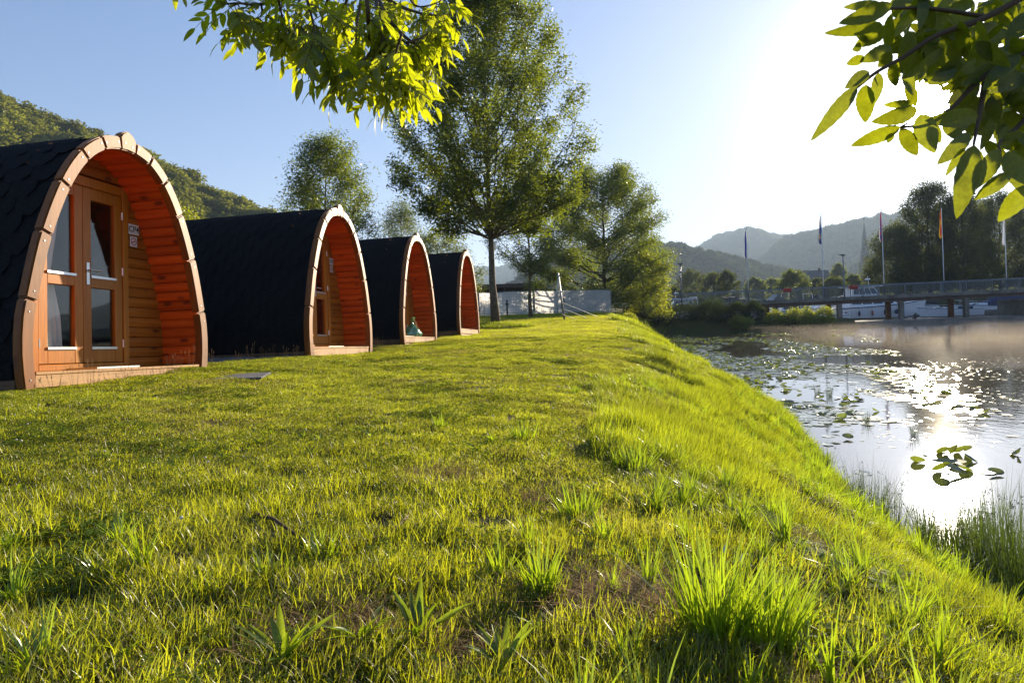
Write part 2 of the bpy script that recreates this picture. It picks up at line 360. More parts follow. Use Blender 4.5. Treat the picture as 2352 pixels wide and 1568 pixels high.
def height(X, Y):
    X = np.asarray(X, float); Y = np.asarray(Y, float)
    xs = np.interp(Y, SH_Y, SH_X) + .12 * vnoise(X * 0, Y, 1.6, 3) * smooth(70, 40, Y)
    t = xs - X                                                          # distance from the shoreline, + on land
    bank = np.interp(t, [-60, -6, -1.0, 0, .5, 1.2, 1.9, 2.5, 3.1, 4.0, 5.5], [-3.5, -3.2, -2.0, WZ, -1.36, -.86, -.44, -.2, -.07, -.01, 0])
    lawn = .10 * smooth(-1.2, -3.4, X) * smooth(13, 8, Y) + .05 * smooth(-1.5, -4, X) + .25 * smooth(24, 46, Y) * smooth(12, 6, X)
    lawn = lawn + .016 * vnoise(X, Y, .9, 1) + .008 * vnoise(X, Y, 4.0, 2) + .012 * vnoise(X, Y, 11, 6)
    mound = .16 * np.exp(-(((X + .9) / 1.5) ** 2 + ((Y - 28.7) / 1.0) ** 2))
    h = bank + (lawn + mound) * smooth(-.2, 2.0, t) + .05 * vnoise(X, Y, 2.3, 5) * smooth(0, .8, t) * smooth(4.5, 2, t)
    # beyond the embankment: harbour basin and far bank
    emb = smooth(60.6, 61.6, Y)
    hb_shore = np.interp(X, [-3000, 16, 30, 48, 62, 90, 3000], [60, 62, 118, 112, 100, 92, 92])
    far = np.where(Y > hb_shore, np.minimum(.6, WZ + (Y - hb_shore) * .25), WZ - np.minimum(1.5, (hb_shore - Y) * .6))
    far = np.where(X < 12, np.maximum(far, .2), far)
    h = np.where(Y > 61.6, far, h)
    # bushy embankment in front of the bridge, left of the first visible pier
    e2 = smooth(57.5, 60.5, Y) * smooth(32, 30, X) * smooth(9, 12, X) * smooth(67, 64, Y)
    h = h * (1 - e2) + e2 * (-.9 + .4 * smooth(24, 14, X))
    far_right = smooth(95, 100, X) * smooth(-400, -300, Y)
    h = np.where(X > 95, np.maximum(h, WZ + np.minimum(2.4, (X - 95) * .3)), h)
    return h
def axis_grid(parts):
    out = []
    for a, b, s in parts: out.append(np.arange(a, b, s))
    return np.unique(np.round(np.concatenate(out + [[parts[-1][1]]]), 4))
gx = axis_grid([(-3600, -400, 320), (-400, -60, 40), (-60, -8, 2), (-8, -1, .2), (-1, 8, .09), (8, 16, .3), (16, 100, 2), (100, 400, 30), (400, 4400, 400)])
gy = axis_grid([(-400, -20, 40), (-20, -1, 1), (-1, 12, .1), (12, 30, .25), (30, 58, .6), (58, 70, .4), (70, 130, 3), (130, 400, 30), (400, 5200, 400)])
GX, GY = np.meshgrid(gx, gy); GZ = height(GX, GY)
idx = np.arange(GX.size).reshape(GX.shape)
F = np.stack([idx[:-1, :-1], idx[:-1, 1:], idx[1:, 1:], idx[1:, :-1]], -1).reshape(-1, 4)
def m_soil():
    m, t, o = material('soil_and_turf'); g = N(t, 'ShaderNodeNewGeometry'); v = g.outputs['Position']
    a = ramp(t, noise(t, v, .8, 6, .65), [(.35, (.045, .055, .016)), (.5, (.045, .055, .015)), (.68, (.10, .075, .035))])
    b = ramp(t, noise(t, v, 34, 4, .7), [(.3, (.55, .5, .45)), (.7, (1.25, 1.2, 1.1))])
    pbr(t, o, mix(t, a, b, .9, 'MULTIPLY'), .95, 0, .2, bump(t, noise(t, v, 45, 5, .7), .9, .02)); return m
ground = link('ground', mesh_np('ground', np.stack([GX, GY, GZ], -1).reshape(-1, 3), F), m_soil(), smooth=True); tag(ground, kind='structure')

# ------------------------------------------------------------------ water
def m_water():
    m, t, o = material('river_water'); g = N(t, 'ShaderNodeNewGeometry'); v = g.outputs['Position']
    sep = N(t, 'ShaderNodeSeparateXYZ'); t.links.new(v, sep.inputs[0])
    n1 = noise(t, mapping(t, v, (3.0, 1.6, 1)), 2.2, 4, .55, .3)
    n2 = noise(t, mapping(t, v, (1.0, .45, 1)), 1.2, 3, .5)
    # ripples only where the breeze reaches: open water to the right, glassy beside the bank
    gate = ramp(t, noise(t, mapping(t, v, (.05, .11, 1)), 1.0, 3, .6), [(.42, (0, 0, 0)), (.58, (1, 1, 1))])
    edge = N(t, 'ShaderNodeMapRange'); edge.inputs['From Min'].default_value = 5; edge.inputs['From Max'].default_value = 13
    t.links.new(mth(t, 'SUBTRACT', sep.outputs[0], mth(t, 'MULTIPLY', sep.outputs[1], .17)), edge.inputs['Value'])
    calm = N(t, 'ShaderNodeMapRange'); calm.inputs['From Min'].default_value = 17; calm.inputs['From Max'].default_value = 29; calm.inputs['To Min'].default_value = 1; calm.inputs['To Max'].default_value = .16; t.links.new(sep.outputs[1], calm.inputs['Value'])
    st = mth(t, 'ADD', mth(t, 'MULTIPLY', mth(t, 'MULTIPLY', gate, edge.outputs[0]), .22), mth(t, 'ADD', mth(t, 'MULTIPLY', edge.outputs[0], .12), .02))
    h = mth(t, 'ADD', mth(t, 'MULTIPLY', n1, .5), mth(t, 'MULTIPLY', n2, .5))
    b = N(t, 'ShaderNodeBump'); b.inputs['Distance'].default_value = .12; t.links.new(h, b.inputs['Height']); t.links.new(mth(t, 'MULTIPLY', st, calm.outputs[0]), b.inputs['Strength'])
    film = ramp(t, noise(t, v, 3.0, 5, .7), [(.4, (.075, .066, .048)), (.7, (.12, .105, .08))])
    pbr(t, o, film, .04, 0, .5, b.outputs[0], IOR=1.5); return m
wx = np.array([-20, 3, 200., 5000]); mw = MB()
wm = mesh_np('water', [(-30, -400, WZ), (4400, -400, WZ), (4400, 130, WZ), (-30, 130, WZ)], [(0, 1, 2, 3)])
water = link('water', wm, m_water()); tag(water, kind='structure')

# ------------------------------------------------------------------ camping pods
def catmull(pts, n=14):
    pts = [np.array(p, float) for p in pts]; pts = [2 * pts[0] - pts[1]] + pts + [2 * pts[-1] - pts[-2]]
    out = []
    for i in range(1, len(pts) - 2):
        a, b, c, d = pts[i - 1:i + 3]
        for k in range(n):
            u = k / n; out.append(.5 * ((2 * b) + (c - a) * u + (2 * a - 5 * b + 4 * c - d) * u * u + (3 * b - a - 3 * c + d) * u ** 3))
    out.append(pts[-2]); return np.array(out)
HALF = catmull([(1.30, -.04), (1.335, .3), (1.325, .6), (1.275, .85), (1.13, 1.40), (.90, 1.95), (.655, 2.31), (.39, 2.52), (.13, 2.60), (0, 2.612)])
ARC = np.concatenate([[0], np.cumsum(np.linalg.norm(np.diff(HALF, axis=0), axis=1))]); AL = ARC[-1]
def pf(s, off=0.0, side=1):                                             # point on the arch at arc length s from the foot, moved inwards by off
    s = np.clip(s, 0, AL); y = np.interp(s, ARC, HALF[:, 0]); z = np.interp(s, ARC, HALF[:, 1])
    e = .03; y0, y1 = [np.interp(np.clip(s + q, 0, AL), ARC, HALF[:, 0]) for q in (-e, e)]; z0, z1 = [np.interp(np.clip(s + q, 0, AL), ARC, HALF[:, 1]) for q in (-e, e)]
    t = np.array([y1 - y0, z1 - z0]); t = t / np.linalg.norm(t)
    nn = np.array([t[1], -t[0]])                                        # outward for the +y half
    return side * (y - nn[0] * off), z - nn[1] * off
def half_at(z, off=0.0):
    ss = np.linspace(0, AL, 200); pts = np.array([pf(s, off) for s in ss]); m = pts[:, 0] > -1e-3
    zz = pts[m, 1]; yy = pts[m, 0]; return float(np.interp(z, zz, yy, right=0))
def s_of_z(z): return float(np.interp(z, HALF[:, 1], ARC))
D_REC = .55; FLOOR = .14
LEN = POD_L

def build_pod(detail_label):
    pod = empty('camping_pod')
    # --- frame of sawn blocks
    bz = [-.04, .80, 1.44, 1.955, 2.32, 2.525]; bs = [s_of_z(z) for z in bz] + [AL - .125]
    seg_meshes = []
    def block(poly, name='frame_block'):
        mb = MB(); mb.prism(poly, lambda p: (.015, p[0], p[1]), lambda p: (-.085, p[0], p[1]))
        o = mb.ob(name, M['block'], pod, bevel=.014, bseg=2); return o
    screw = MB(); screw.tube([(.0135, 0, 0), (.019, 0, 0)], .007, 6); scr_me = screw.mesh('screw')
    def screws(o, pts):
        for y, z in pts: link('screw', scr_me, M['metal'], o, loc=(0, y, z))
    for side in (-1, 1):
        for i in range(6):
            a, b = bs[i] + (.005 if i else 0), bs[i + 1] - .005
            ss = np.linspace(a, b, 6); w = .135
            poly = [pf(s, 0, side) for s in ss] + [pf(s, w, side) for s in ss[::-1]]
            if i == 0:                                                  # rounded foot
                q = poly[0]; r = poly[-1]; poly = poly[1:-1]; poly = [(q[0], q[1] + .03)] + poly + [(r[0], r[1] + .03), ((q[0] * .35 + r[0] * .65), q[1] - .03), ((q[0] * .65 + r[0] * .35), q[1] - .03)]
            o = block(poly); la, lb = a + .12 * (b - a), b - .13 * (b - a)
            screws(o, [pf(la, .07, side), pf(lb, .06, side)])
    w = .135
    o = block([(-.12, 2.603), (-.085, 2.65), (-.03, 2.685), (.03, 2.685), (.085, 2.65), (.12, 2.603), (.105, 2.465), (0, 2.474), (-.105, 2.465)])
    screws(o, [(.05, 2.53), (-.05, 2.55)])
    # dark joint liner behind the gaps
    mb = MB(); ss = np.linspace(0, AL, 40)
    prof = [pf(s, .02, -1) for s in ss] + [pf(s, .02, 1) for s in ss[::-1]][1:]; pin = [pf(s, .12, -1) for s in ss] + [pf(s, .12, 1) for s in ss[::-1]][1:]
    for i in range(len(prof) - 1):
        q = [prof[i], prof[i + 1], pin[i + 1], pin[i]]
        mb.add([(-.03, *p) for p in q] + [(-.08, *p) for p in q], [(0, 1, 2, 3), (7, 6, 5, 4), (0, 4, 5, 1), (1, 5, 6, 2), (2, 6, 7, 3), (3, 7, 4, 0)])
    mb.ob('frame_liner', M['skid'], pod)
    # --- curved shell under the shingles
    mb = MB(); ss = np.linspace(0.10, AL, 34)
    prof = [pf(s, .028, -1) for s in ss] + [pf(s, .028, 1) for s in ss[::-1]][1:]; pin = [pf(s, .10, -1) for s in ss] + [pf(s, .10, 1) for s in ss[::-1]][1:]
    n = len(prof); V = [(-.085, *p) for p in prof] + [(-LEN, *p) for p in prof] + [(-.085, *p) for p in pin] + [(-LEN, *p) for p in pin]
    F = [(i, i + 1, n + i + 1, n + i) for i in range(n - 1)] + [(2 * n + i, 3 * n + i, 3 * n + i + 1, 2 * n + i + 1) for i in range(n - 1)]
    F += [(i, 2 * n + i, 2 * n + i + 1, i + 1) for i in range(n - 1)] + [(n + i, n + i + 1, 3 * n + i + 1, 3 * n + i) for i in range(n - 1)] + [(0, n, 3 * n, 2 * n), (n - 1, 3 * n - 1, 4 * n - 1, 2 * n - 1)]
    mb.add(V, F); roof = mb.ob('roof', M['shingle'], pod, smooth=False)
    # --- back and side plinth
    mb = MB(); poly = [pf(s, .03, -1) for s in np.linspace(.1, AL, 24)] + [pf(s, .03, 1) for s in np.linspace(AL, .1, 24)][1:]
    mb.prism(poly, lambda p: (-LEN + .03, *p), lambda p: (-LEN - .02, *p)); mb.ob('rear_wall', M['siding'], pod)
    for sy in (-1, 1):
        mb = MB(); mb.box(-LEN, -.09, sy * 1.27 - .03, sy * 1.27 + .03, -.03, .075); mb.ob('side_beam', M['skid'], pod, bevel=.004)
        mb = MB(); mb.box(-LEN + .1, -.12, sy * .8 - .06, sy * .8 + .06, -.17, .0); mb.ob('skid', M['skid'], pod)
    # --- lining boards of the porch, both sides up to the ridge
    bw = .118; bmb = MB(); secn = [(-.5, 0), (-.47, .014), (-.28, .030), (0, .036), (.28, .030), (.47, .014), (.5, 0), (.5, -.012), (-.5, -.012)]
    bmb.prism([(a * (bw - .005), b) for a, b in secn], lambda p: (0, p[0], p[1]), lambda p: (-D_REC + .015, p[0], p[1])); bme = bmb.mesh('lining_board')
    s0 = s_of_z(FLOOR); k = 0
    for side in (-1, 1):
        s = s0 + bw / 2
        while s < AL - .05:
            y, z = pf(s, .098, side); y2, z2 = pf(s + .03, .098, side)
            tv = Vector((0, y2 - y, z2 - z)).normalized(); nv = Vector((1, 0, 0)).cross(tv) * (1 if side > 0 else -1)   # inward
            if nv.dot(Vector((0, -y, 1.0 - z))) < 0: nv = -nv
            Mx = Matrix(((1, tv.x, nv.x, -.02), (0, tv.y, nv.y, y), (0, tv.z, nv.z, z), (0, 0, 0, 1)))
            b = link('lining_board', bme, M['inner'], pod); b.matrix_local = Mx; s += bw
    # --- siding of the door wall
    zb = FLOOR; bh = .118; D0 = -D_REC
    jy0, jy1 = -.70, .62
    while zb < 2.43:
        hw = half_at(min(zb + .02, 2.46), .10) + .03; z0, z1 = zb + .0015, zb + bh - .0015
        spans = [(-hw, jy0), (jy1, hw)] if zb < 2.19 else [(-hw, hw)]
        if zb < 2.24 and zb + bh > 2.19 and zb < 2.19: spans = [(-hw, jy0), (jy1, hw)]
        for a, b in spans:
            if b - a < .03: continue
            mb = MB(); mb.prism([(D0 - .03, z0), (D0, z0), (D0 + .014, z0 + .010), (D0 + .026, (z0 + z1) / 2), (D0 + .014, z1 - .010), (D0, z1), (D0 - .03, z1)], lambda p: (p[0], a, p[1]), lambda p: (p[0], b, p[1]))
            mb.ob('siding_board', M['siding'], pod)
        zb += bh
    # --- door frame
    fr = MB(); fr.box(D0 - .05, D0 + .035, jy0, -.62, FLOOR, 2.24); fr.box(D0 - .05, D0 + .035, .535, jy1, FLOOR, 2.24)
    fr.box(D0 - .05, D0 + .033, -.619, .534, 2.135, 2.24); fr.box(D0 - .05, D0 + .033, -.619, .534, FLOOR, .205)
    fr.ob('door_frame', M['doorwood'], pod, bevel=.005)
    # --- two glazed door leaves
    def leaf(y0, y1, handle_side, hinge):
        x0, x1 = D0 - .035, D0 + .022; z0, z1 = .212, 2.128; st = .112
        mb = MB()
        mb.box(x0, x1, y0, y0 + st, z0, z1); mb.box(x0, x1, y1 - st, y1, z0, z1)
        for a, b in ((z0, .36), (1.03, 1.14), (2.0, z1)): mb.box(x0, x1 - .001, y0 + st + .0005, y1 - st - .0005, a, b)
        d = mb.ob('door_leaf', M['doorwood'], pod, bevel=.004)
        for a, b in ((.36, 1.03), (1.14, 2.0)):
            g = MB(); g.box(x0 + .018, x0 + .024, y0 + st - .005, y1 - st + .005, a, b); g.ob('glass_pane', M['glass'], d)
            sl = MB(); sl.box(x1 - .012, x1 + .014, y0 + st - .012, y1 - st + .012, a - .004, a + .022); sl.ob('weather_strip', M['metal'], d)
        for hz in (.42, 1.25, 1.9):
            h = MB(); hy = y0 if hinge < 0 else y1; h.tube([(x1 + .006, hy, hz - .045), (x1 + .006, hy, hz + .045)], .009, 8); h.ob('hinge', M['metal'], d)
        if handle_side is not None:
            hy = handle_side
            h = MB(); h.box(x1, x1 + .008, hy - .02, hy + .02, 1.06, 1.30); h.tube([(x1 + .005, hy, 1.215), (x1 + .05, hy, 1.215), (x1 + .055, hy + .01, 1.215), (x1 + .055, hy + .135, 1.213)], .010, 8)
            h.ob('door_handle', M['metal'], d, bevel=0)
        return d
    leaf(-.612, -.047, None, -1); leaf(-.041, .526, .018, 1)
    # --- room behind the glass
    rm = MB(); rm.box(-LEN + .1, D0 - .06, -1.15, 1.15, .10, .13); rm.ob('room_floor', M['dark'], pod)
    cv = MB(); yy = np.linspace(-.60, -.22, 30); V = []; 
    for z in (.22, .7, 1.2, 1.7, 2.1):
        for i, y in enumerate(yy):
            pinch = 1 - .38 * math.exp(-((z - 1.25) / .45) ** 2); V.append((D0 - .085 + .022 * math.sin(i * 1.35 + z), -.60 + (y + .60) * pinch, z))
    n = len(yy); cv.add(V, [(j * n + i, j * n + i + 1, (j + 1) * n + i + 1, (j + 1) * n + i) for j in range(4) for i in range(n - 1)])
    cv.ob('curtain', M['curtain'], pod, smooth=True)
    # --- deck
    for i in range(4):
        mb = MB(); x1 = .0 - i * .138; mb.box(x1 - .134, x1, -1.17, 1.17, FLOOR - .028, FLOOR); mb.ob('deck_board', M['deckwood'], pod, bevel=.004)
    mb = MB(); mb.box(-.045, -.006, -1.172, 1.172, -.005, FLOOR - .029); mb.ob('front_beam', M['deckwood'], pod, bevel=.005)
    mb = MB(); mb.box(-.10, -.03, -1.05, 1.0, -.12, -.012); mb.ob('lower_beam', M['deckwood'], pod, bevel=.005)
    return pod

def sh_place(s, x, side, lift=0.0):
    y, z = pf(s, .018 - lift, side); y2, z2 = pf(s - .03, .018, side)
    dv = Vector((0, y2 - y, z2 - z)).normalized()                         # down the slope
    nv = Vector((0, side * abs(dv.z), -side * dv.y * (1 if dv.z < 0 else -1)))
    nv = Vector((1, 0, 0)).cross(dv)
    if nv.y * side < 0 or (abs(nv.y) < .05 and nv.z < 0): nv = -nv
    return Matrix(((1, dv.x, nv.x, x), (0, dv.y, nv.y, y), (0, dv.z, nv.z, z), (0, 0, 0, 1)))
SW, SE = .30, .205
SHV = [(-SW * .49, -SE * .55), (-SW * .49, .0), (-SW * .25, SE * .52), (SW * .25, SE * .52), (SW * .49, .0), (SW * .49, -SE * .55)]
def sh_mb():
    m = MB(); th = [.001, .002, .004, .004, .002, .001]
    V = [(p[0], p[1], 0) for p in SHV] + [(p[0], p[1], t + .002) for p, t in zip(SHV, th)]
    n = 6; m.add(V, [tuple(range(n - 1, -1, -1)), tuple(range(n, 2 * n))] + [(i, (i + 1) % n, (i + 1) % n + n, i + n) for i in range(n)]); return m
sh_me = sh_mb().mesh('shingle'); shm = sh_mb()
def add_shingles(pod, near_parts):
    rows = int((AL - .12) / SE) + 1; joined = MB()
    for side in (-1, 1):
        for r in range(rows):
            s = .15 + r * SE; 
            if s > AL - .02: continue
            x = -.10 - SW * .5 - (SW * .5 if r % 2 else 0)
            while x > -LEN + SW * .4:
                Mx = sh_place(s, x, side, .001 * ((r * 7 + int(-x * 10)) % 3))
                if near_parts and side == -1:
                    o = link('shingle', sh_me, M['shingle'], pod); o.matrix_local = Mx
                else: joined.add([Mx @ Vector(v) for v in shm.v], shm.f)
                x -= SW
    o = joined.ob('shingle', M['shingle'], pod); o['kind'] = 'stuff'
    cap = MB()
    for i in range(int(LEN / .3)):
        x = -.10 - i * .3; V = []
        cap.add([(x, -.14, 2.585), (x - .31, -.14, 2.578), (x - .31, 0, 2.60), (x, 0, 2.612), (x, .14, 2.585), (x - .31, .14, 2.578)], [(0, 3, 2, 1), (3, 4, 5, 2)])
    cap.ob('ridge_cap', M['shingle'], pod)

def place_pod(pod, i, tilt_deg=3.0):
    c = PODC[i]; lift = [.11, .048, .036, .058][i]
    A = Matrix(((NV[0], DV[0], 0, c[0]), (NV[1], DV[1], 0, c[1]), (0, 0, 1, lift), (0, 0, 0, 1)))
    pod.matrix_world = A @ Matrix.Rotation(-R_(tilt_deg), 4, 'X') @ Matrix.Rotation(-R_(1.0), 4, 'Y')
def pod_world(i, v):
    c = PODC[i]; lift = [.11, .048, .036, .058][i]
    A = Matrix(((NV[0], DV[0], 0, c[0]), (NV[1], DV[1], 0, c[1]), (0, 0, 1, lift), (0, 0, 0, 1)))
    return A @ Matrix.Rotation(-R_(3.0), 4, 'X') @ Matrix.Rotation(-R_(1.0), 4, 'Y') @ Matrix.Translation(Vector(v))
GP = 'wooden camping pods in a row on the lawn'
base = build_pod('')
far2 = copy_tree(base); far1 = copy_tree(base); mid = copy_tree(base)
add_shingles(base, True); add_shingles(mid, True); add_shingles(far2, False); add_shingles(far1, False)
for o, i, lb in ((base, 0, 'nearest and largest black-roofed wooden camping pod with glazed double door'),
                 (mid, 1, 'second wooden camping pod counting from the nearest, porch empty beside its long black side'),
                 (far2, 2, 'third wooden camping pod with a green rubbish bag on its deck'),
                 (far1, 3, 'farthest smallest wooden camping pod beside the tall ash trunk')):
    tag(o, lb, 'camping pod', GP); place_pod(o, i)

# signs, mats
def text_obj(name, txt, size, mat, parent, mx, ext=.0006):
    cu = bpy.data.curves.new(name, 'FONT'); cu.body = txt; cu.size = size; cu.extrude = ext; cu.align_x = 'CENTER'; cu.align_y = 'CENTER'; cu.offset = size * .012
    tmp = bpy.data.objects.new('tmp', cu); COL.objects.link(tmp); bpy.context.view_layer.update()
    me = bpy.data.meshes.new_from_object(tmp); me.name = name; bpy.data.objects.remove(tmp); bpy.data.curves.remove(cu)
    me.materials.clear(); o = link(name, me, mat, parent); o.matrix_local = mx; return o
FACE = Matrix(((0, 0, 1, 0), (1, 0, 0, 0), (0, 1, 0, 0), (0, 0, 0, 1)))    # text x -> local y, text y -> local z, facing local x
def signs(i, code, where):
    e = empty('number_sign'); e.matrix_world = pod_world(i, (-D_REC + .028, .715, 1.775))
    mb = MB(); mb.box(0, .004, -.085, .085, -.062, .062); mb.ob('sign_plate', M['sign'], e, bevel=.001)
    text_obj('lettering', code, .098, M['black'], e, Matrix.Translation((.005, 0, 0)) @ FACE)
    tag(e, f'small white {code} number plate screwed to the {where}', 'sign', 'number plates on the pods')
    e = empty('no_smoking_sign'); e.matrix_world = pod_world(i, (-D_REC + .028, .71, 1.63))
    mb = MB(); mb.box(0, .004, -.058, .058, -.062, .062); mb.ob('sign_plate', M['sign'], e, bevel=.001)
    rg = MB(); n = 28; V = []
    for k in range(n):
        a = 2 * math.pi * k / n; V += [(.0055, math.cos(a) * .047, math.sin(a) * .047), (.0055, math.cos(a) * .037, math.sin(a) * .037)]
    F = [(2 * k, 2 * k + 1, (2 * k + 3) % (2 * n), (2 * k + 2) % (2 * n)) for k in range(n)]
    rg.add(V, F); c, s_ = math.cos(R_(45)), math.sin(R_(45))
    rg.add([(.0062, a * c - b * s_, -(a * s_ + b * c) * -1) for a, b in ((-.04, -.004), (.04, -.004), (.04, .004), (-.04, .004))], [(0, 1, 2, 3)])
    rg.ob('prohibition_ring', M['red'], e)
    cg = MB(); cg.box(.0045, .0051, -.030, .014, -.010, -.002); cg.box(.0045, .0051, .016, .024, -.010, -.002); cg.tube([(.005, .022, .001), (.005, .026, .008), (.005, .02, .014), (.005, .025, .022)], .0022, 4)
    cg.ob('cigarette_symbol', M['black'], e)
    tag(e, f'white and red no smoking plate directly below the {code} plate', 'sign', 'no smoking plates on the pods')
signs(0, 'CP4', 'door wall of the nearest pod'); signs(1, 'CP3', 'door wall of the second pod')
def doormat(i, y0, lb):
    e = empty('doormat'); e.matrix_world = pod_world(i, (0, 0, FLOOR + .002))
    mb = MB(); mb.box(-.50, -.14, y0, y0 + .012, 0, .018); mb.box(-.50, -.14, y0 + .60, y0 + .612, 0, .018); mb.box(-.50, -.488, y0 + .0125, y0 + .5995, 0, .018); mb.box(-.152, -.14, y0 + .0125, y0 + .5995, 0, .018); mb.ob('mat_frame', M['metal'], e)
    mb = MB()
    for k in range(22): mb.box(-.487, -.153, y0 + .018 + k * .0266, y0 + .030 + k * .0266, .001, .014)
    mb.ob('mat_rib', M['mat'], e)['kind'] = 'stuff'
    tag(e, lb, 'doormat', 'doormats on the pod decks')
doormat(0, -.30, 'grey metal grid doormat in front of the nearest pod door')
doormat(1, -.30, 'grey grid doormat on the deck of the second pod')
doormat(2, -.75, 'doormat beside the rubbish bag on the third pod deck')
doormat(3, -.75, 'tiny doormat on the deck of the farthest pod')
# rubbish bag on the third pod
def rubbish_bag():
    e = empty('rubbish_bag'); e.matrix_world = pod_world(2, (-.27, .15, FLOOR)); r = np.random.default_rng(3)
    prof = [(0, .80), (.04, .97), (.14, 1.0), (.26, .90), (.38, .66), (.50, .40), (.58, .20), (.64, .12), (.70, .17), (.78, .24)]; nA = 40; V = []
    for zi, (u, rr) in enumerate(prof):
        for k in range(nA):
            a = 2 * math.pi * k / nA; l = 1 + .10 * math.sin(3 * a + 5 * u) + .06 * math.sin(7 * a - 9 * u) + .05 * math.sin(12 * a + 14 * u) + r.normal(0, .012)
            V.append((math.cos(a) * .20 * rr * l - .02, math.sin(a) * .36 * rr * l + .14 * u, u * .56 + (.03 * math.sin(4 * a) if zi > 7 else 0)))
    me = mesh_np('bag_body', V, [(z * nA + k, z * nA + (k + 1) % nA, (z + 1) * nA + (k + 1) % nA, (z + 1) * nA + k) for z in range(len(prof) - 1) for k in range(nA)]); link('bag_body', me, M['bag'], e, smooth=True)
    mb = MB()
    for a in (-.5, .4, 1.5): mb.add([(0, .09, .36), (.05 * math.cos(a), .09 + .09 * math.sin(a), .50), (-.03, .11 + .07 * math.sin(a), .47), (.01, .11, .35)], [(0, 1, 2, 3)])
    mb.ob('bag_knot', M['bag'], e)
    mb = MB(); mb.tube([(.15, -.12, .22), (.10, -.02, .34), (.0, .06, .50), (.06, .12, .38), (.19, .02, .14), (.20, -.06, .20)], .006, 5); mb.ob('drawstring', m_plain('yellow_tape', (.5, .30, .05), .5, 0, .1), e)
    tag(e, 'translucent green rubbish bag slumped on the deck of the third pod', 'rubbish bag')
rubbish_bag()

# ------------------------------------------------------------------ scattering of uncountable cover
def hidden_templates(name, meshes):
    c = bpy.data.collections.new(name)
    for i, me in enumerate(meshes): c.objects.link(bpy.data.objects.new(f'{name}_{i:02d}', me))
    return c
def scatter(name, P_, rot, scl, idx, coll, kind='stuff', label=None):
    """one object: points carrying rotation, scale and template number, instanced by geometry nodes"""
    P_ = np.asarray(P_, np.float32); n = len(P_)
    me = bpy.data.meshes.new(name); me.vertices.add(n); me.vertices.foreach_set('co', P_.ravel())
    a = me.attributes.new('rot', 'FLOAT_VECTOR', 'POINT'); a.data.foreach_set('vector', np.asarray(rot, np.float32).ravel())
    a = me.attributes.new('scl', 'FLOAT_VECTOR', 'POINT'); sc = np.asarray(scl, np.float32)
    if sc.ndim == 1: sc = np.stack([sc] * 3, -1)
    a.data.foreach_set('vector', sc.ravel())
    a = me.attributes.new('idx', 'INT', 'POINT'); a.data.foreach_set('value', np.asarray(idx, np.int32))
    o = bpy.data.objects.new(name, me); COL.objects.link(o); o['kind'] = kind
    if label: o['label'] = label
    g = bpy.data.node_groups.new(name + '_scatter', 'GeometryNodeTree')
    g.interface.new_socket('Geometry', in_out='INPUT', socket_type='NodeSocketGeometry'); g.interface.new_socket('Geometry', in_out='OUTPUT', socket_type='NodeSocketGeometry')
    gi = g.nodes.new('NodeGroupInput'); go = g.nodes.new('NodeGroupOutput'); ip = g.nodes.new('GeometryNodeInstanceOnPoints'); ci = g.nodes.new('GeometryNodeCollectionInfo')
    ci.inputs['Collection'].default_value = coll; ci.inputs['Separate Children'].default_value = True; ci.inputs['Reset Children'].default_value = True
    def attr(nm, ty):
        x = g.nodes.new('GeometryNodeInputNamedAttribute'); x.data_type = ty; x.inputs['Name'].default_value = nm; return x.outputs['Attribute']
    er = g.nodes.new('FunctionNodeEulerToRotation'); L = g.links.new
    L(gi.outputs[0], ip.inputs['Points']); L(ci.outputs[0], ip.inputs['Instance']); ip.inputs['Pick Instance'].default_value = True
    L(attr('idx', 'INT'), ip.inputs['Instance Index']); L(attr('rot', 'FLOAT_VECTOR'), er.inputs[0]); L(er.outputs[0], ip.inputs['Rotation']); L(attr('scl', 'FLOAT_VECTOR'), ip.inputs['Scale'])
    L(ip.outputs[0], go.inputs[0])
    o.modifiers.new('scatter', 'NODES').node_group = g
    return o
def blades(n, rad, h0, h1, w, lean=.5, curl=.6, seg=3, seed=0, clump=None):
    """n grass blades as thin tapering strips standing in a disc: V, F (quads, last one degenerate-free)"""
    r = np.random.default_rng(seed); a = r.uniform(0, 2 * np.pi, n); q = rad * np.sqrt(r.uniform(0, 1, n))
    bx, by = q * np.cos(a), q * np.sin(a)
    if clump: bx *= clump; by *= clump
    h = r.uniform(h0, h1, n) * r.uniform(.7, 1.1, n); az = r.uniform(0, 2 * np.pi, n) if not clump else a + r.normal(0, .5, n)
    ln = np.abs(r.normal(0, lean, n)); cu = r.uniform(.1, 1, n) * curl; wv = az + np.pi / 2 + r.normal(0, .4, n)
    V = np.zeros((n, (seg + 1) * 2, 3))
    for k in range(seg + 1):
        u = k / seg; out = h * (ln * u * .6 + cu * u * u * .6); z = h * (u - .25 * cu * u * u * (1 + ln))
        ww = w * (1 - u ** 1.7 * .93) * r.uniform(.9, 1.1, n)
        cx_, cy_ = bx + out * np.cos(az), by + out * np.sin(az)
        V[:, 2 * k] = np.stack([cx_ - ww * np.cos(wv) / 2, cy_ - ww * np.sin(wv) / 2, z], -1)
        V[:, 2 * k + 1] = np.stack([cx_ + ww * np.cos(wv) / 2, cy_ + ww * np.sin(wv) / 2, z], -1)
    F0 = np.array([[2 * k, 2 * k + 1, 2 * k + 3, 2 * k + 2] for k in range(seg)])
    F = (F0[None] + (np.arange(n) * (seg + 1) * 2)[:, None, None]).reshape(-1, 4)
    return V.reshape(-1, 3), F
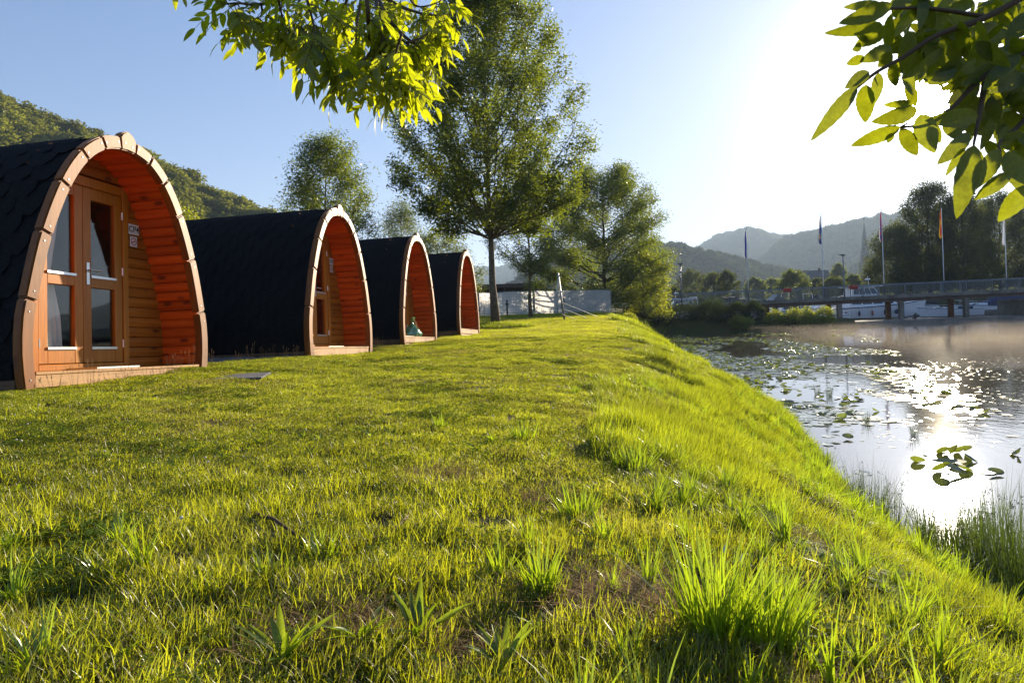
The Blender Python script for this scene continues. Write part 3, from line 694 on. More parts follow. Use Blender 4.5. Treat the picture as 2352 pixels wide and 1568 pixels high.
def blades_mesh(name, mat, groups):
    Vs, Fs, mi = [], [], []; off = 0; mats = []
    for g, m in groups:
        V, F = g; Vs.append(V); Fs.append(F + off); off += len(V)
        if m not in mats: mats.append(m)
        mi += [mats.index(m)] * len(F)
    me = mesh_np(name, np.concatenate(Vs), np.concatenate(Fs))
    for m in mats: me.materials.append(m)
    me.polygons.foreach_set('material_index', mi[:len(me.polygons)]); return me
def clover_leaves(n, rad, seed, size=.011):
    r = np.random.default_rng(seed); V = []; F = []
    for i in range(n):
        a = r.uniform(0, 6.28); q = rad * math.sqrt(r.uniform(0, 1)); c = np.array([q * math.cos(a), q * math.sin(a), r.uniform(.012, .04)]); t0 = r.uniform(0, 6.28)
        for k in range(3):
            t = t0 + k * 2.09; d = np.array([math.cos(t), math.sin(t), r.uniform(-.1, .5)]); e = np.array([-math.sin(t), math.cos(t), 0]); s = size * r.uniform(.7, 1.3)
            b = len(V); V += [c, c + d * s * .8 + e * s * .55, c + d * s * 1.5, c + d * s * .8 - e * s * .55]; F.append((b, b + 1, b + 2, b + 3))
    return np.array(V), np.array(F)
lawn_t = []
for i in range(5):
    lawn_t.append(blades_mesh('lawn_patch', None, [(blades(210, .13, .022, .055, .0034, .55, .8, 3, i), M['lawn']), (blades(60, .13, .012, .035, .0030, 1.6, 1.0, 2, 50 + i), M['straw']), (clover_leaves(9, .12, i), M['clover'])]))
for i in range(2):
    lawn_t.append(blades_mesh('lawn_patch', None, [(blades(120, .13, .02, .05, .0032, .6, .8, 3, 20 + i), M['lawn']), (clover_leaves(60, .13, 30 + i, .013), M['clover'])]))
for i in range(2):                                                      # longer, rougher
    lawn_t.append(blades_mesh('lawn_patch', None, [(blades(130, .13, .04, .105, .0042, .5, .9, 4, 60 + i), M['lawn']), (blades(70, .13, .02, .06, .003, 1.5, 1.0, 3, 70 + i), M['straw'])]))
C_lawn = hidden_templates('lawn_patch', lawn_t)
bank_t = []
for i in range(5):
    bank_t.append(blades_mesh('bank_patch', None, [(blades(130, .13, .05, .15, .0052, .5, .9, 4, 100 + i), M['bankgrass']), (blades(40, .12, .03, .09, .0035, 1.2, 1.0, 3, 120 + i), M['straw']), (blades(60, .13, .03, .07, .0045, .7, .8, 3, 140 + i), M['bankgrass'])]))
for i in range(2): bank_t.append(blades_mesh('bank_patch', None, [(blades(70, .12, .04, .10, .0045, .5, .9, 3, 160 + i), M['bankgrass']), (clover_leaves(34, .12, 170 + i, .019), M['clover']), (blades(50, .12, .02, .06, .003, 1.4, 1, 3, 180 + i), M['straw'])]))
C_bank = hidden_templates('bank_patch', bank_t)
dead_t = [blades_mesh('straw_patch', None, [(blades(120, .15, .03, .10, .0035, 2.6, 1.4, 3, 200 + i), M['straw']), (blades(14, .14, .03, .07, .004, .6, .8, 3, 220 + i), M['bankgrass'])]) for i in range(3)]
C_dead = hidden_templates('straw_patch', dead_t)
far_t = [blades_mesh('meadow_patch', None, [(blades(420, .45, .03, .065, .009, .6, .8, 2, 300 + i), M['lawn']), (blades(90, .45, .03, .05, .008, 1.2, .9, 2, 320 + i), M['straw'])]) for i in range(3)]
far_t += [blades_mesh('meadow_patch', None, [(blades(300, .42, .07, .22, .014, .5, .9, 3, 340 + i), M['bankgrass'])]) for i in range(2)]
C_far = hidden_templates('meadow_patch', far_t)

def tdist(X, Y): return np.interp(Y, SH_Y, SH_X) - X
def in_pods(X, Y, pad=.05):
    m = np.zeros(len(X), bool)
    for c in PODC:
        dx, dy = X - c[0], Y - c[1]; u = dx * NV[0] + dy * NV[1]; v = dx * DV[0] + dy * DV[1]
        m |= (u < pad) & (u > -POD_L - .4) & (np.abs(v) < 1.36 + pad)
    return m
BARE = [(.33, 1.80, .23), (.50, 1.62, .12), (.66, 1.42, .14), (-.40, 1.62, .12), (-.12, 1.52, .10), (.05, 2.75, .10), (-.35, 3.0, .13), (2.35, 3.3, .22), (1.55, 2.25, .16), (1.95, 2.8, .16), (.85, 2.0, .10), (3.0, 5.3, .16), (2.2, 4.3, .15), (1.55, 3.5, .16), (2.9, 7.0, .2), (1.15, 2.75, .10), (2.5, 6.0, .14), (3.3, 9.5, .25)]
def bare(X, Y, k=1.0):
    m = np.zeros(len(X), bool)
    for x, y, r in BARE: m |= ((X - x) ** 2 + ((Y - y) / .8) ** 2) < (r * k) ** 2
    return m
def gravel_zone(X, Y):                                                  # between and behind the pods
    u = (X - PODC[0][0]) * NV[0] + (Y - PODC[0][1]) * NV[1]; v = (X - PODC[0][0]) * DV[0] + (Y - PODC[0][1]) * DV[1]
    return (u < -.25 + .12 * np.sin(v * 2.3)) & (v > -1.2) & (v < 17)
def slope_rot(X, Y, r, amt=.8):
    e = .12; hx = (height(X + e, Y) - height(X - e, Y)) / (2 * e); hy = (height(X, Y + e) - height(X, Y - e)) / (2 * e)
    n = len(X); az = r.uniform(0, 2 * np.pi, n)
    # euler XYZ: yaw first would need a product; tilt about world axes by composing
    out = np.zeros((n, 3)); 
    for i in range(n):
        nv = Vector((-hx[i] * amt, -hy[i] * amt, 1)).normalized()
        q = Vector((0, 0, 1)).rotation_difference(nv) @ Quaternion((0, 0, 1), az[i]); out[i] = q.to_euler('XYZ')
    return out
def pts_area(x0, x1, y0, y1, per_m2, r):
    n = int((x1 - x0) * (y1 - y0) * per_m2); return r.uniform(x0, x1, n), r.uniform(y0, y1, n)
def in_view(X, Y, pad=.6): return (X > -.78 * Y - pad) & (X < .78 * Y + pad)
r = np.random.default_rng(11)
XS, YS, SC, KI = [], [], [], []
for (y0, y1, dens, sc) in ((.7, 3.0, 150, .8), (3.0, 6.0, 130, .85), (6.0, 11, 80, 1.0), (11, 18, 45, 1.25)):
    X, Y = pts_area(-.8 * y1 - .5, min(.8 * y1 + .5, 8), y0, y1, dens, r); k = in_view(X, Y) & (tdist(X, Y) > .02) & ~in_pods(X, Y) & ~gravel_zone(X, Y)
    XS.append(X[k]); YS.append(Y[k]); SC.append(np.full(k.sum(), sc))
X = np.concatenate(XS); Y = np.concatenate(YS); sc = np.concatenate(SC) * r.uniform(.8, 1.2, len(X)); Z = height(X, Y)
td = tdist(X, Y); bk = td < 2.7 + .35 * vnoise(X, Y, 1.4, 9); br = bare(X, Y)
rot = slope_rot(X, Y, r)
k = ~bk & ~br
near_rough = np.clip((3.6 - Y) / 2.2, 0, 1)
pick = r.uniform(0, 1, len(X)); cl = vnoise(X, Y, 2.6, 12) > .42
idx = np.where(pick < near_rough * .42, 7 + r.integers(0, 2, len(X)), np.where(cl & (pick > .62), 5 + r.integers(0, 2, len(X)), r.integers(0, 5, len(X))))
hs = .72 + .16 * vnoise(X, Y, 1.7, 21) + .38 * near_rough
def sc3(s, h): return np.stack([s, s, s ** .55 * h], -1)
scatter('lawn_grass', np.stack([X, Y, Z], -1)[k], rot[k], sc3(sc, hs)[k], idx[k], C_lawn)
k = bk & ~br; bh = np.clip(.9 + .6 * vnoise(X, Y, 1.9, 4) + .35 * vnoise(X, Y, 5.1, 14) + .35 * smooth(1.2, .2, td), .5, 1.6)
k &= (r.uniform(0, 1, len(X)) < .8)
scatter('bank_grass', np.stack([X, Y, Z], -1)[k], rot[k], sc3(sc, bh)[k], np.where(vnoise(X, Y, 3.0, 8) > .5, 5 + r.integers(0, 2, len(X)), r.integers(0, 5, len(X)))[k], C_bank)
k = (br | (bare(X, Y, 1.5) & (r.uniform(0, 1, len(X)) < .5))) & (r.uniform(0, 1, len(X)) < .75)
scatter('dead_straw', np.stack([X, Y, Z + .004], -1)[k], rot[k], sc[k], r.integers(0, 3, len(X))[k], C_dead)
XS, YS, SC = [], [], []
for (y0, y1, dens, s_) in ((18, 32, 9, 1.0), (32, 60, 3.2, 1.8)):
    X, Y = pts_area(-22, 15, y0, y1, dens, r); k = in_view(X, Y) & (tdist(X, Y) > .1) & ~in_pods(X, Y) & ~gravel_zone(X, Y); XS.append(X[k]); YS.append(Y[k]); SC.append(np.full(k.sum(), s_))
X, Y = pts_area(-14, -3.0, 5, 27, 6, r); k = ~in_pods(X, Y) & ~gravel_zone(X, Y) & in_view(X, Y, 0) & (Y > 18); XS.append(X[k]); YS.append(Y[k]); SC.append(np.full(k.sum(), 1.))
X = np.concatenate(XS); Y = np.concatenate(YS); sc = np.concatenate(SC) * r.uniform(.85, 1.15, len(X)); Z = height(X, Y)
td = tdist(X, Y); long_ = (td < 2.6) | (((X + .9) / 1.7) ** 2 + ((Y - 28.7) / 1.2) ** 2 < 1) | (Y > 47)
scatter('meadow_grass', np.stack([X, Y, Z], -1), slope_rot(X, Y, r), sc3(sc, np.where(long_, 1.0, 1.0)), np.where(long_, 3 + r.integers(0, 2, len(X)), r.integers(0, 3, len(X))), C_far)

# gravel apron between the pods
gm = MB(); vs = np.arange(-1.4, 17.2, .4); uu = np.linspace(-.2, -6.5, 12); V = []
for v in vs:
    for u in uu:
        uu_ = u + (.12 * math.sin(v * 2.3) if u == uu[0] else 0)
        x = PODC[0][0] + NV[0] * uu_ + DV[0] * v; y = PODC[0][1] + NV[1] * uu_ + DV[1] * v; V.append((x, y, float(height(x, y)) + .012))
n = len(uu); gm.add(V, [(j * n + i, j * n + i + 1, (j + 1) * n + i + 1, (j + 1) * n + i) for j in range(len(vs) - 1) for i in range(n - 1)])
tag(gm.ob('gravel', M['gravel'], smooth=True), kind='structure')
st_t = []
for i in range(3):
    m = MB(); q = np.random.default_rng(i)
    for k in range(26): m.sphere((q.uniform(-.2, .2), q.uniform(-.2, .2), .004), (q.uniform(.008, .018), q.uniform(.008, .018), .009), 5, 3)
    me = m.mesh('stone_patch'); me.materials.append(M['stone']); st_t.append(me)
X, Y = pts_area(-8.5, -1, 7.2, 22, 22, r); k = gravel_zone(X, Y) & ~in_pods(X, Y, -.1) & (((X - PODC[0][0]) * NV[0] + (Y - PODC[0][1]) * NV[1]) > -3.2); X = X[k]; Y = Y[k]
scatter('gravel_stones', np.stack([X, Y, height(X, Y) + .012], -1), np.stack([X * 0, X * 0, r.uniform(0, 6, len(X))], -1), r.uniform(.8, 1.2, len(X)), r.integers(0, 3, len(X)), hidden_templates('stone_patch', st_t))
# small flat dark grey patch by the nearest pod
p = G(535, 880, .05); mb = MB(); mb.box(-.34, .34, -.34, .34, 0, .02); o = mb.ob('grey_patch', M['gravel'], bevel=.006, loc=(p[0], p[1], float(height(p[0], p[1])) + .002), rot=(0, 0, .2))
tag(o, 'flat dark grey patch sunk in the grass right of the nearest pod', 'paving slab')

# small rosettes of coarse leaves through the near turf
def rosette(seed, n, L, w):
    q = random.Random(seed); V = []; F = []
    for k in range(n):
        az = k * 6.28 / n + q.uniform(-.3, .3); el = q.uniform(.25, 1.1); l = L * q.uniform(.6, 1.15); h = 4
        for i in range(h + 1):
            u = i / h; ww = w * math.sin(math.pi * min(1, u ** .75 * .97 + .03)) * .5 + .0008; x = l * u * math.cos(el - .5 * u); z = l * u * math.sin(el) * (1 - .4 * u)
            for sgn in (-1, 0, 1): V.append((x * math.cos(az) - sgn * ww * math.sin(az), x * math.sin(az) + sgn * ww * math.cos(az), z + abs(sgn) * ww * .35))
        b = len(V) - 3 * (h + 1)
        for i in range(h):
            for j in (0, 1): F.append((b + 3 * i + j, b + 3 * i + j + 1, b + 3 * i + j + 4, b + 3 * i + j + 3))
    me = mesh_np('rosette', V, F); me.materials.append(M['dock']); return me
rs = [rosette(1, 7, .07, .014), rosette(2, 9, .05, .018), rosette(3, 6, .09, .012), rosette(4, 8, .045, .022)]
V, F = blades(26, .035, .10, .22, .0065, .45, .8, 4, 77, clump=.6); me = mesh_np('coarse_tuft', V, F); me.materials.append(M['tallblade']); rs.append(me)
V, F = blades(34, .05, .07, .16, .006, .6, .9, 4, 78, clump=.6); me = mesh_np('coarse_tuft', V, F); me.materials.append(M['tallblade']); rs.append(me)
X1, Y1 = pts_area(-4, 4.2, .9, 8, 44, r); td1 = tdist(X1, Y1); k = in_view(X1, Y1, 0) & (td1 > .1) & ~in_pods(X1, Y1, .1) & (r.uniform(0, 1, len(X1)) < np.clip(1.15 - Y1 / 5, .06, 1) + .5 * (td1 < 3)) & (vnoise(X1, Y1, 1.9, 61) > -.25)
X1 = X1[k]; Y1 = Y1[k]; td1 = td1[k]; i1 = r.integers(0, 6, len(X1)); i1 = np.where((td1 < 3) & (r.uniform(0, 1, len(X1)) < .6), 4 + i1 % 2, i1); i1 = np.where((td1 > 3.2) & (Y1 > 3) & (i1 > 3), i1 - 2, i1)
scatter('turf_weeds', np.stack([X1, Y1, height(X1, Y1)], -1), np.stack([r.normal(0, .15, len(X1)), r.normal(0, .15, len(X1)), r.uniform(0, 6, len(X1))], -1), r.uniform(.5, 1.1, len(X1)), i1, hidden_templates('rosette', rs))

Y2 = 4.2 + 30 * r.uniform(0, 1, 900) ** 1.3; X2 = np.interp(Y2, SH_Y, SH_X) - np.abs(r.normal(.25, .45, 900)); i2 = r.integers(4, 6, 900)
scatter('waterline_grass', np.stack([X2, Y2, height(X2, Y2)], -1), np.stack([r.normal(0, .2, 900), r.normal(.2, .25, 900), r.uniform(0, 6, 900)], -1), r.uniform(.8, 1.9, 900), i2, bpy.data.collections['rosette'])

# white clover blooms and seed stalks
cb = []
for i in range(2):
    m = MB(); q = np.random.default_rng(i + 5)
    m.sphere((0, 0, .045), (.006, .006, .005), 7, 4); me = m.mesh('clover_bloom'); me.materials.append(M['petal']); cb.append(me)
st = MB()
for k in range(5):
    a = k * 1.3; st.tube([(.03 * math.cos(a), .03 * math.sin(a), 0), (.05 * math.cos(a), .05 * math.sin(a), .14), (.075 * math.cos(a), .075 * math.sin(a), .24 + .03 * k)], [.0014, .0012, .0009], 4)
    st.tube([(.073 * math.cos(a), .073 * math.sin(a), .225 + .03 * k), (.083 * math.cos(a), .083 * math.sin(a), .275 + .03 * k)], [.0035, .0015], 4)
me = st.mesh('seed_stalk'); me.materials.append(M['straw']); 
X1, Y1 = pts_area(-5, 1.5, 1.6, 9, 3.2, r); k = in_view(X1, Y1, 0) & ~in_pods(X1, Y1, .1) & (vnoise(X1, Y1, 1.3, 31) > .05) & (tdist(X1, Y1) > 3); X1 = X1[k]; Y1 = Y1[k]
scatter('clover_blooms', np.stack([X1, Y1, height(X1, Y1)], -1), np.zeros((len(X1), 3)) + r.normal(0, .15, (len(X1), 3)), r.uniform(.7, 1.25, len(X1)), r.integers(0, 2, len(X1)), hidden_templates('clover_bloom', cb))
v = np.concatenate([r.uniform(-1.3, 1.3, 14), r.uniform(1.2, 18, 90)]); u = r.uniform(.1, .3, len(v)); 
X1 = PODC[0][0] + NV[0] * u + DV[0] * v; Y1 = PODC[0][1] + NV[1] * u + DV[1] * v
scatter('seed_stalks', np.stack([X1, Y1, height(X1, Y1)], -1), np.stack([X1 * 0, X1 * 0, r.uniform(0, 6, len(X1))], -1), r.uniform(.4, .75, len(X1)), np.zeros(len(X1)), hidden_templates('seed_stalk', [me]))

# ------------------------------------------------------------------ tufts, weeds, sticks
def tuft(name, label, cat, loc, n, rad, h0, h1, w, seed, mat='tallblade', group=None, lean=.42, straw=.25, seg=5):
    V, F = blades(n, rad, h0, h1, w, lean, .55, seg, seed, clump=.55)
    e = empty(name, loc); o = link('blades', mesh_np('blades', V, F), M[mat], e); o['kind'] = 'stuff'
    V, F = blades(int(n * straw), rad, h0 * .2, h0 * .6, w * .8, 1.1, .9, 3, seed + 1, clump=.8); o = link('dead_blades', mesh_np('dead_blades', V, F), M['straw'], e); o['kind'] = 'stuff'
    tag(e, label, cat, group); return e
def onground(x, y, it=12):
    q = ray(x, y); lo, hi = .5, 200.
    ts = np.geomspace(.5, 120, 1500); pts = CAM + q * ts[:, None]; hgt = height(pts[:, 0], pts[:, 1]); k = np.argmax(pts[:, 2] < hgt)
    p = pts[k]; return np.array([p[0], p[1], float(height(p[0], p[1]))])
tufts = [(1640, 1480, 190, .13, .13, .30, 'largest grass tussock at the front of the bank, two white tips among its blades'),
         (1760, 1500, 150, .11, .12, .26, 'right half of the tall front tussock leaning towards the river'),
         (1245, 1360, 70, .08, .07, .18, 'upright bright tuft just left of the bare straw patch'),
         (1150, 1330, 36, .07, .06, .15, 'thin tuft with bent blade tips above the broad weed leaves'),
         (745, 1290, 40, .08, .06, .14, 'spread tuft of pale blades below the left fallen twig'),
         (620, 1330, 40, .09, .05, .12, 'low spiky tuft in the left foreground lawn'),
         (1330, 1190, 90, .12, .07, .16, 'dense green tuft halfway down the lawn edge'),
         (1200, 1010, 60, .12, .06, .15, 'leafy young tuft in the middle of the lawn'),
         (1010, 985, 40, .10, .05, .12, 'small bright tuft left of the leafy young one'),
         (1460, 1080, 60, .13, .08, .18, 'long bladed tuft on the upper bank beneath the lily clusters'),
         (1880, 1090, 60, .14, .12, .30, 'arching tuft hanging over the water at the bank bend')]
for i, (x, y, n, rad, h0, h1, lb) in enumerate(tufts):
    p = onground(x, y); tuft('grass_tuft', lb, 'grass tuft', p, n, rad, h0, h1, .0075, 400 + i, group='tall grass tufts on the lawn and bank')
def lance_leaf(L, w, n=7, fold=.25, droop=.5, serr=0.0, seed=0, twist=0.0):
    """a leaf blade along +x with a folded midrib: three rows of vertices"""
    V = []; F = []; q = random.Random(seed)
    for i in range(n + 1):
        u = i / n; ww = w * .5 * (math.sin(math.pi * min(1, u ** .8)) ** .75) + .0006; 
        if serr and 0 < i < n: ww *= 1 + serr * (1 if i % 2 else -1)
        x = L * u; z = -droop * L * u * u * .5; a = twist * u
        for s in (-1, -.5, 0, .5, 1):
            y = s * ww; zz = z + abs(s) * ww * fold; V.append((x, y * math.cos(a) - (zz - z) * math.sin(a), z + (zz - z) * math.cos(a) + y * math.sin(a)))
    for i in range(n):
        for k in range(4): b = i * 5 + k; F.append((b, b + 1, b + 6, b + 5))
    return V, F
def weed(name, label, x, y, specs, group='broad leaved weeds in the foreground', rz=0):
    p = onground(x, y); e = empty(name, p + np.array([0, 0, .012]), rz)
    for i, (az, el, L, w) in enumerate(specs):
        V, F = lance_leaf(L, w, 8, .3, .55, 0, i, .5 * math.sin(i * 2.1)); V = [(a * .78, b * .8, c * .78) for a, b, c in V]; me = mesh_np('leaf', V, F)
        o = link('leaf', me, M['dock'], e, smooth=True, rot=(0, -R_(el), R_(az)), loc=(.01 * math.cos(R_(az)), .01 * math.sin(R_(az)), 0)); 
    return tag(e, label, 'weed', group)
wr = random.Random(4)
def specs(n, L0, L1, w, el0=35, el1=75): return [(wr.uniform(0, 360), wr.uniform(el0, el1), wr.uniform(L0, L1), w * wr.uniform(.8, 1.2)) for _ in range(n)]
weed('plantain_plant', 'rosette of long ribbed leaves nearest the bottom edge, left of centre', 650, 1530, specs(16, .09, .17, .020))
weed('plantain_plant', 'wide ribbed plantain with upright leaves in the dark hollow', 960, 1480, specs(18, .10, .18, .022))
weed('plantain_plant', 'plantain with drooping outer leaves beside the dark hollow', 830, 1480, specs(16, .09, .16, .020, 25, 70))
weed('plantain_plant', 'single bright plantain rosette at the bottom between two tufts', 1160, 1540, specs(12, .08, .13, .020))
weed('dock_plant', 'round leaved young dock on the bank beside the large tussock', 1560, 1090, specs(6, .05, .08, .035, 20, 60))
weed('dock_plant', 'low broad dock leaves close to the water edge', 1890, 1310, specs(6, .06, .10, .045, 15, 50))
weed('leafy_sapling', 'small bright leafy sapling standing in the middle lawn', 1130, 1020, specs(12, .05, .09, .016, 20, 80))
weed('dock_plant', 'grey green weed in the far left foreground grass', 300, 1330, specs(8, .05, .09, .025, 10, 45))
def stick(label, pts, rad):
    w = [onground(x, y) + np.array([0, 0, dz]) for x, y, dz in pts]; c = w[0].copy(); mb = MB(); mb.tube([p - c for p in w], rad, 6)
    o = mb.ob('stick', M['twig'], smooth=True, loc=c); tag(o, label, 'stick', 'dead sticks lying in the grass')
stick('bent brown stick lying in the left centre lawn', [(590, 1203, .035), (630, 1222, .045), (665, 1243, .035), (705, 1258, .02)], [.0075, .006, .005, .004])
stick('thin curved stick between the brown stick and the tall tussock', [(770, 1265, .015), (830, 1262, .02), (905, 1240, .03), (940, 1215, .05)], [.003, .004, .004, .003])
stick('short dark stick half sunk in the left foreground', [(385, 1282, .02), (430, 1290, .02), (480, 1300, .012)], [.004, .005, .003])
for (x, y, lb) in ((1662, 1268, 'white feather caught in the top of the large tussock'), (1700, 1290, 'second smaller white feather lower in the large tussock')):
    Zf = 1.62; p = P(x, y, Zf); V, F = lance_leaf(.022, .006, 5, .3, .4); o = link('feather', mesh_np('feather', V, F), M['petal'], loc=p, rot=(0, -1.2, .5)); tag(o, lb, 'feather')

# ------------------------------------------------------------------ trees
def rand_rot(n, r, up=.0):
    a = r.normal(size=(n, 3)); a /= np.linalg.norm(a, axis=1)[:, None]
    b = r.normal(size=(n, 3)); b[:, 2] -= up; b -= a * (a * b).sum(1)[:, None]; b /= np.linalg.norm(b, axis=1)[:, None]
    return np.stack([a, b, np.cross(a, b)], -1)
def leaf_cards(centres, per, spread, L, w, r, droop=.35):
    """sprays: per leaflets round each centre, each leaflet one folded rhombus"""
    n = len(centres) * per; c = np.repeat(centres, per, 0) + r.normal(0, spread, (n, 3))
    d = r.normal(size=(n, 3)); d[:, 2] = d[:, 2] * .6 - droop; d /= np.linalg.norm(d, axis=1)[:, None]
    s = r.normal(size=(n, 3)); s -= d * (s * d).sum(1)[:, None]; s /= np.linalg.norm(s, axis=1)[:, None]
    l = (L * r.uniform(.6, 1.25, n))[:, None]; ww = (w * r.uniform(.7, 1.2, n))[:, None]
    V = np.stack([c, c + d * l * .45 + s * ww * .5, c + d * l, c + d * l * .45 - s * ww * .5], 1).reshape(-1, 3)
    return V, np.arange(n * 4).reshape(-1, 4)
def prof_at(prof, u): return float(np.interp(u, [p[0] for p in prof], [p[1] for p in prof]))
def tree(name, label, cat, base, H, prof, tr, th, n_limb, n_sub, n_leaf, L, w, mat, seed, group=None, bark='bark', rise=.30, spread=.16, sub_len=.30, lean=(0, 0), low_shoots=0, thin=0.0, limb_r=.35, vis_limb=True, rlo=.72):
    """prof: crown radius against height fraction; limbs climb from the trunk to the crown surface, leaves sit on their side shoots"""
    r = np.random.default_rng(seed); mb = MB(); nz = 9
    zs = np.linspace(0, H * .95, nz); lx = r.normal(0, H * .004, (nz, 2)).cumsum(0) + np.outer(zs / H, lean)
    mb.tube([(lx[i, 0], lx[i, 1], zs[i] - (.1 if i == 0 else 0)) for i in range(nz)], [tr * (1.25 if i == 0 else max(.04, 1 - (zs[i] / H) ** .8)) for i in range(nz)], 10)
    def trunk(z): return np.array([np.interp(z, zs, lx[:, 0]), np.interp(z, zs, lx[:, 1]), z])
    cent = []; ga = 2.39996; rm = max(p[1] for p in prof)
    for i in range(n_limb):
        u = (i + .5) / n_limb; z1 = th + (H - th) * (u ** .85) * .98; az = i * ga + r.uniform(-.35, .35)
        z0 = max(th * .93, z1 - H * rise * r.uniform(.6, 1.2) * (.35 + .65 * prof_at(prof, z1 / H) / rm)); z0 = min(z0, H * .86)
        if z1 < th + .08 * H: z0 = th * r.uniform(.95, 1.05)
        rad = prof_at(prof, z1 / H) * r.uniform(rlo, 1.06) * (1 - thin * r.uniform(0, 1))
        a = trunk(z0); e = trunk(min(z1, H * .95)); e = e + np.array([math.cos(az) * rad, math.sin(az) * rad, z1 - e[2]])
        m = a * .45 + e * .55 + np.array([math.cos(az) * rad * .12, math.sin(az) * rad * .12, -.06 * (z1 - z0)])
        pts = [(1 - t) ** 2 * a + 2 * (1 - t) * t * m + t * t * e for t in np.linspace(0, 1, 7)]
        wob = r.normal(0, .02 * rad + .005, (7, 3)); wob[0] = 0; pts = [p + q for p, q in zip(pts, wob)]
        r0 = tr * limb_r * max(.25, 1 - z0 / H) 
        if vis_limb: mb.tube(pts, [r0 * (1 - .85 * k / 6) + .006 for k in range(7)], 5, False)
        for j in range(n_sub):
            t = r.uniform(.22, 1.0) ** .8; k = min(5, int(t * 6)); f = t * 6 - k; p = pts[k] * (1 - f) + pts[k + 1] * f
            dr = r.normal(size=3); dr[2] = abs(dr[2]) * .7 + .15; o_ = p - trunk(p[2]); o_[2] = 0; dr = dr + 1.3 * o_ / (np.linalg.norm(o_) + .3); dr /= np.linalg.norm(dr)
            sl = sub_len * rm * r.uniform(.4, 1.1) * (1.15 - .5 * t); q = p + dr * sl
            rr = np.linalg.norm((q - trunk(min(q[2], H * .95)))[:2]); lim = prof_at(prof, min(1, q[2] / H)) * 1.12 + .1
            if rr > lim: q[:2] = trunk(min(q[2], H * .95))[:2] + (q - trunk(min(q[2], H * .95)))[:2] * lim / rr
            if vis_limb: mb.tube([p, (p + q) / 2 + r.normal(0, .02, 3) * sl, q], [r0 * .28 + .004, r0 * .18 + .003, .003], 3, False)
            for c in range(5):
                v = r.uniform(.3, 1.05); cent.append(p * (1 - v) + q * v + r.normal(0, spread * .4, 3))
    for i in range(low_shoots):                                          # epicormic shoots on the stem
        z = r.uniform(th * .15, th); az = r.uniform(0, 6.28); p = trunk(z) + np.array([math.cos(az), math.sin(az), .3]) * r.uniform(.1, .45); cent.append(p)
    cent = np.array(cent); per = max(1, n_leaf // len(cent)); V, F = leaf_cards(cent, per, spread, L, w, r)
    e = empty(name, base); mb.ob('trunk', M[bark], e, smooth=True)
    c = link('crown', mesh_np('crown', V, F), M[mat], e); tag(e, label, cat, group); return e
def gp(x, Y, z=None):                                                    # ground point under pixel column x at depth Y
    X = (x - CX) / FPX * Y; zz = float(height(X, Y)) if z is None else z; return (X, Y, zz)
tree('ash_tree', 'tall ash with bare straight trunk and airy crown right of the farthest pod', 'tree', gp(1137, 29), 15.2,
     [(0, .2), (.22, 1.3), (.30, 3.2), (.40, 3.9), (.5, 4.1), (.62, 3.8), (.75, 3.2), (.88, 2.2), (1, .5)], .17, 3.9, 74, 18, 94000, .17, .06, 'tree1', 21, rise=.36, spread=.19, sub_len=.24, lean=(.1, 0), limb_r=.26, rlo=.82)
tree('young_tree', 'slender young tree with leafy shoots on its stem before the white fence', 'tree', gp(1221, 46), 10.2,
     [(0, .3), (.3, .9), (.42, 2.3), (.6, 2.7), (.8, 1.9), (1, .4)], .13, 3.0, 34, 12, 24000, .15, .055, 'tree1', 22, rise=.25, spread=.2, low_shoots=60)
tree('ash_tree', 'broad dark ash rising behind the right end of the white fence', 'tree', gp(1388, 60, -.2), 13.4,
     [(0, .3), (.08, 3.6), (.2, 6.0), (.35, 6.6), (.55, 6.0), (.75, 4.9), (.9, 3.4), (1, 1.2)], .26, 1.3, 70, 15, 90000, .21, .08, 'tree1', 23, rise=.22, spread=.32, sub_len=.26, bark='bark2')
tree('bush_tree', 'leafy tree branches hanging low beside the fence end', 'tree', gp(1478, 58.5, -.6), 6.0,
     [(0, 1.2), (.2, 2.4), (.5, 2.6), (.8, 1.8), (1, .3)], .12, .5, 26, 10, 18000, .16, .065, 'tree4', 24, rise=.25, spread=.25, bark='bark2')
tree('ash_tree', 'feathery ash standing behind the second pod', 'tree', gp(742, 37), 10.4,
     [(0, .3), (.25, 1.6), (.4, 2.9), (.6, 2.8), (.8, 1.9), (.92, 1.1), (1, .3)], .16, 1.6, 46, 12, 40000, .18, .06, 'tree1', 25, rise=.34, spread=.26, lean=(.3, 0))
tree('willow_tree', 'soft grey green willow between the feathery ash and the tall ash', 'tree', gp(925, 70), 12.0,
     [(0, 1), (.2, 3.6), (.5, 3.6), (.8, 2.2), (1, .4)], .2, 1.6, 40, 10, 20000, .24, .07, 'tree2', 26, spread=.35)
tree('willow_tree', 'lower willow crown just above the third pod roof', 'tree', gp(1010, 58), 7.2,
     [(0, 1), (.2, 3.6), (.5, 3.8), (.8, 2.6), (1, .4)], .2, 1.2, 36, 10, 20000, .20, .06, 'tree2', 27, spread=.3)
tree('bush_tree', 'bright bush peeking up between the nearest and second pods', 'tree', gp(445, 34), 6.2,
     [(0, .5), (.4, 1.0), (.8, .8), (1, .2)], .08, 1.2, 16, 9, 7000, .15, .05, 'tree4', 28, spread=.2)
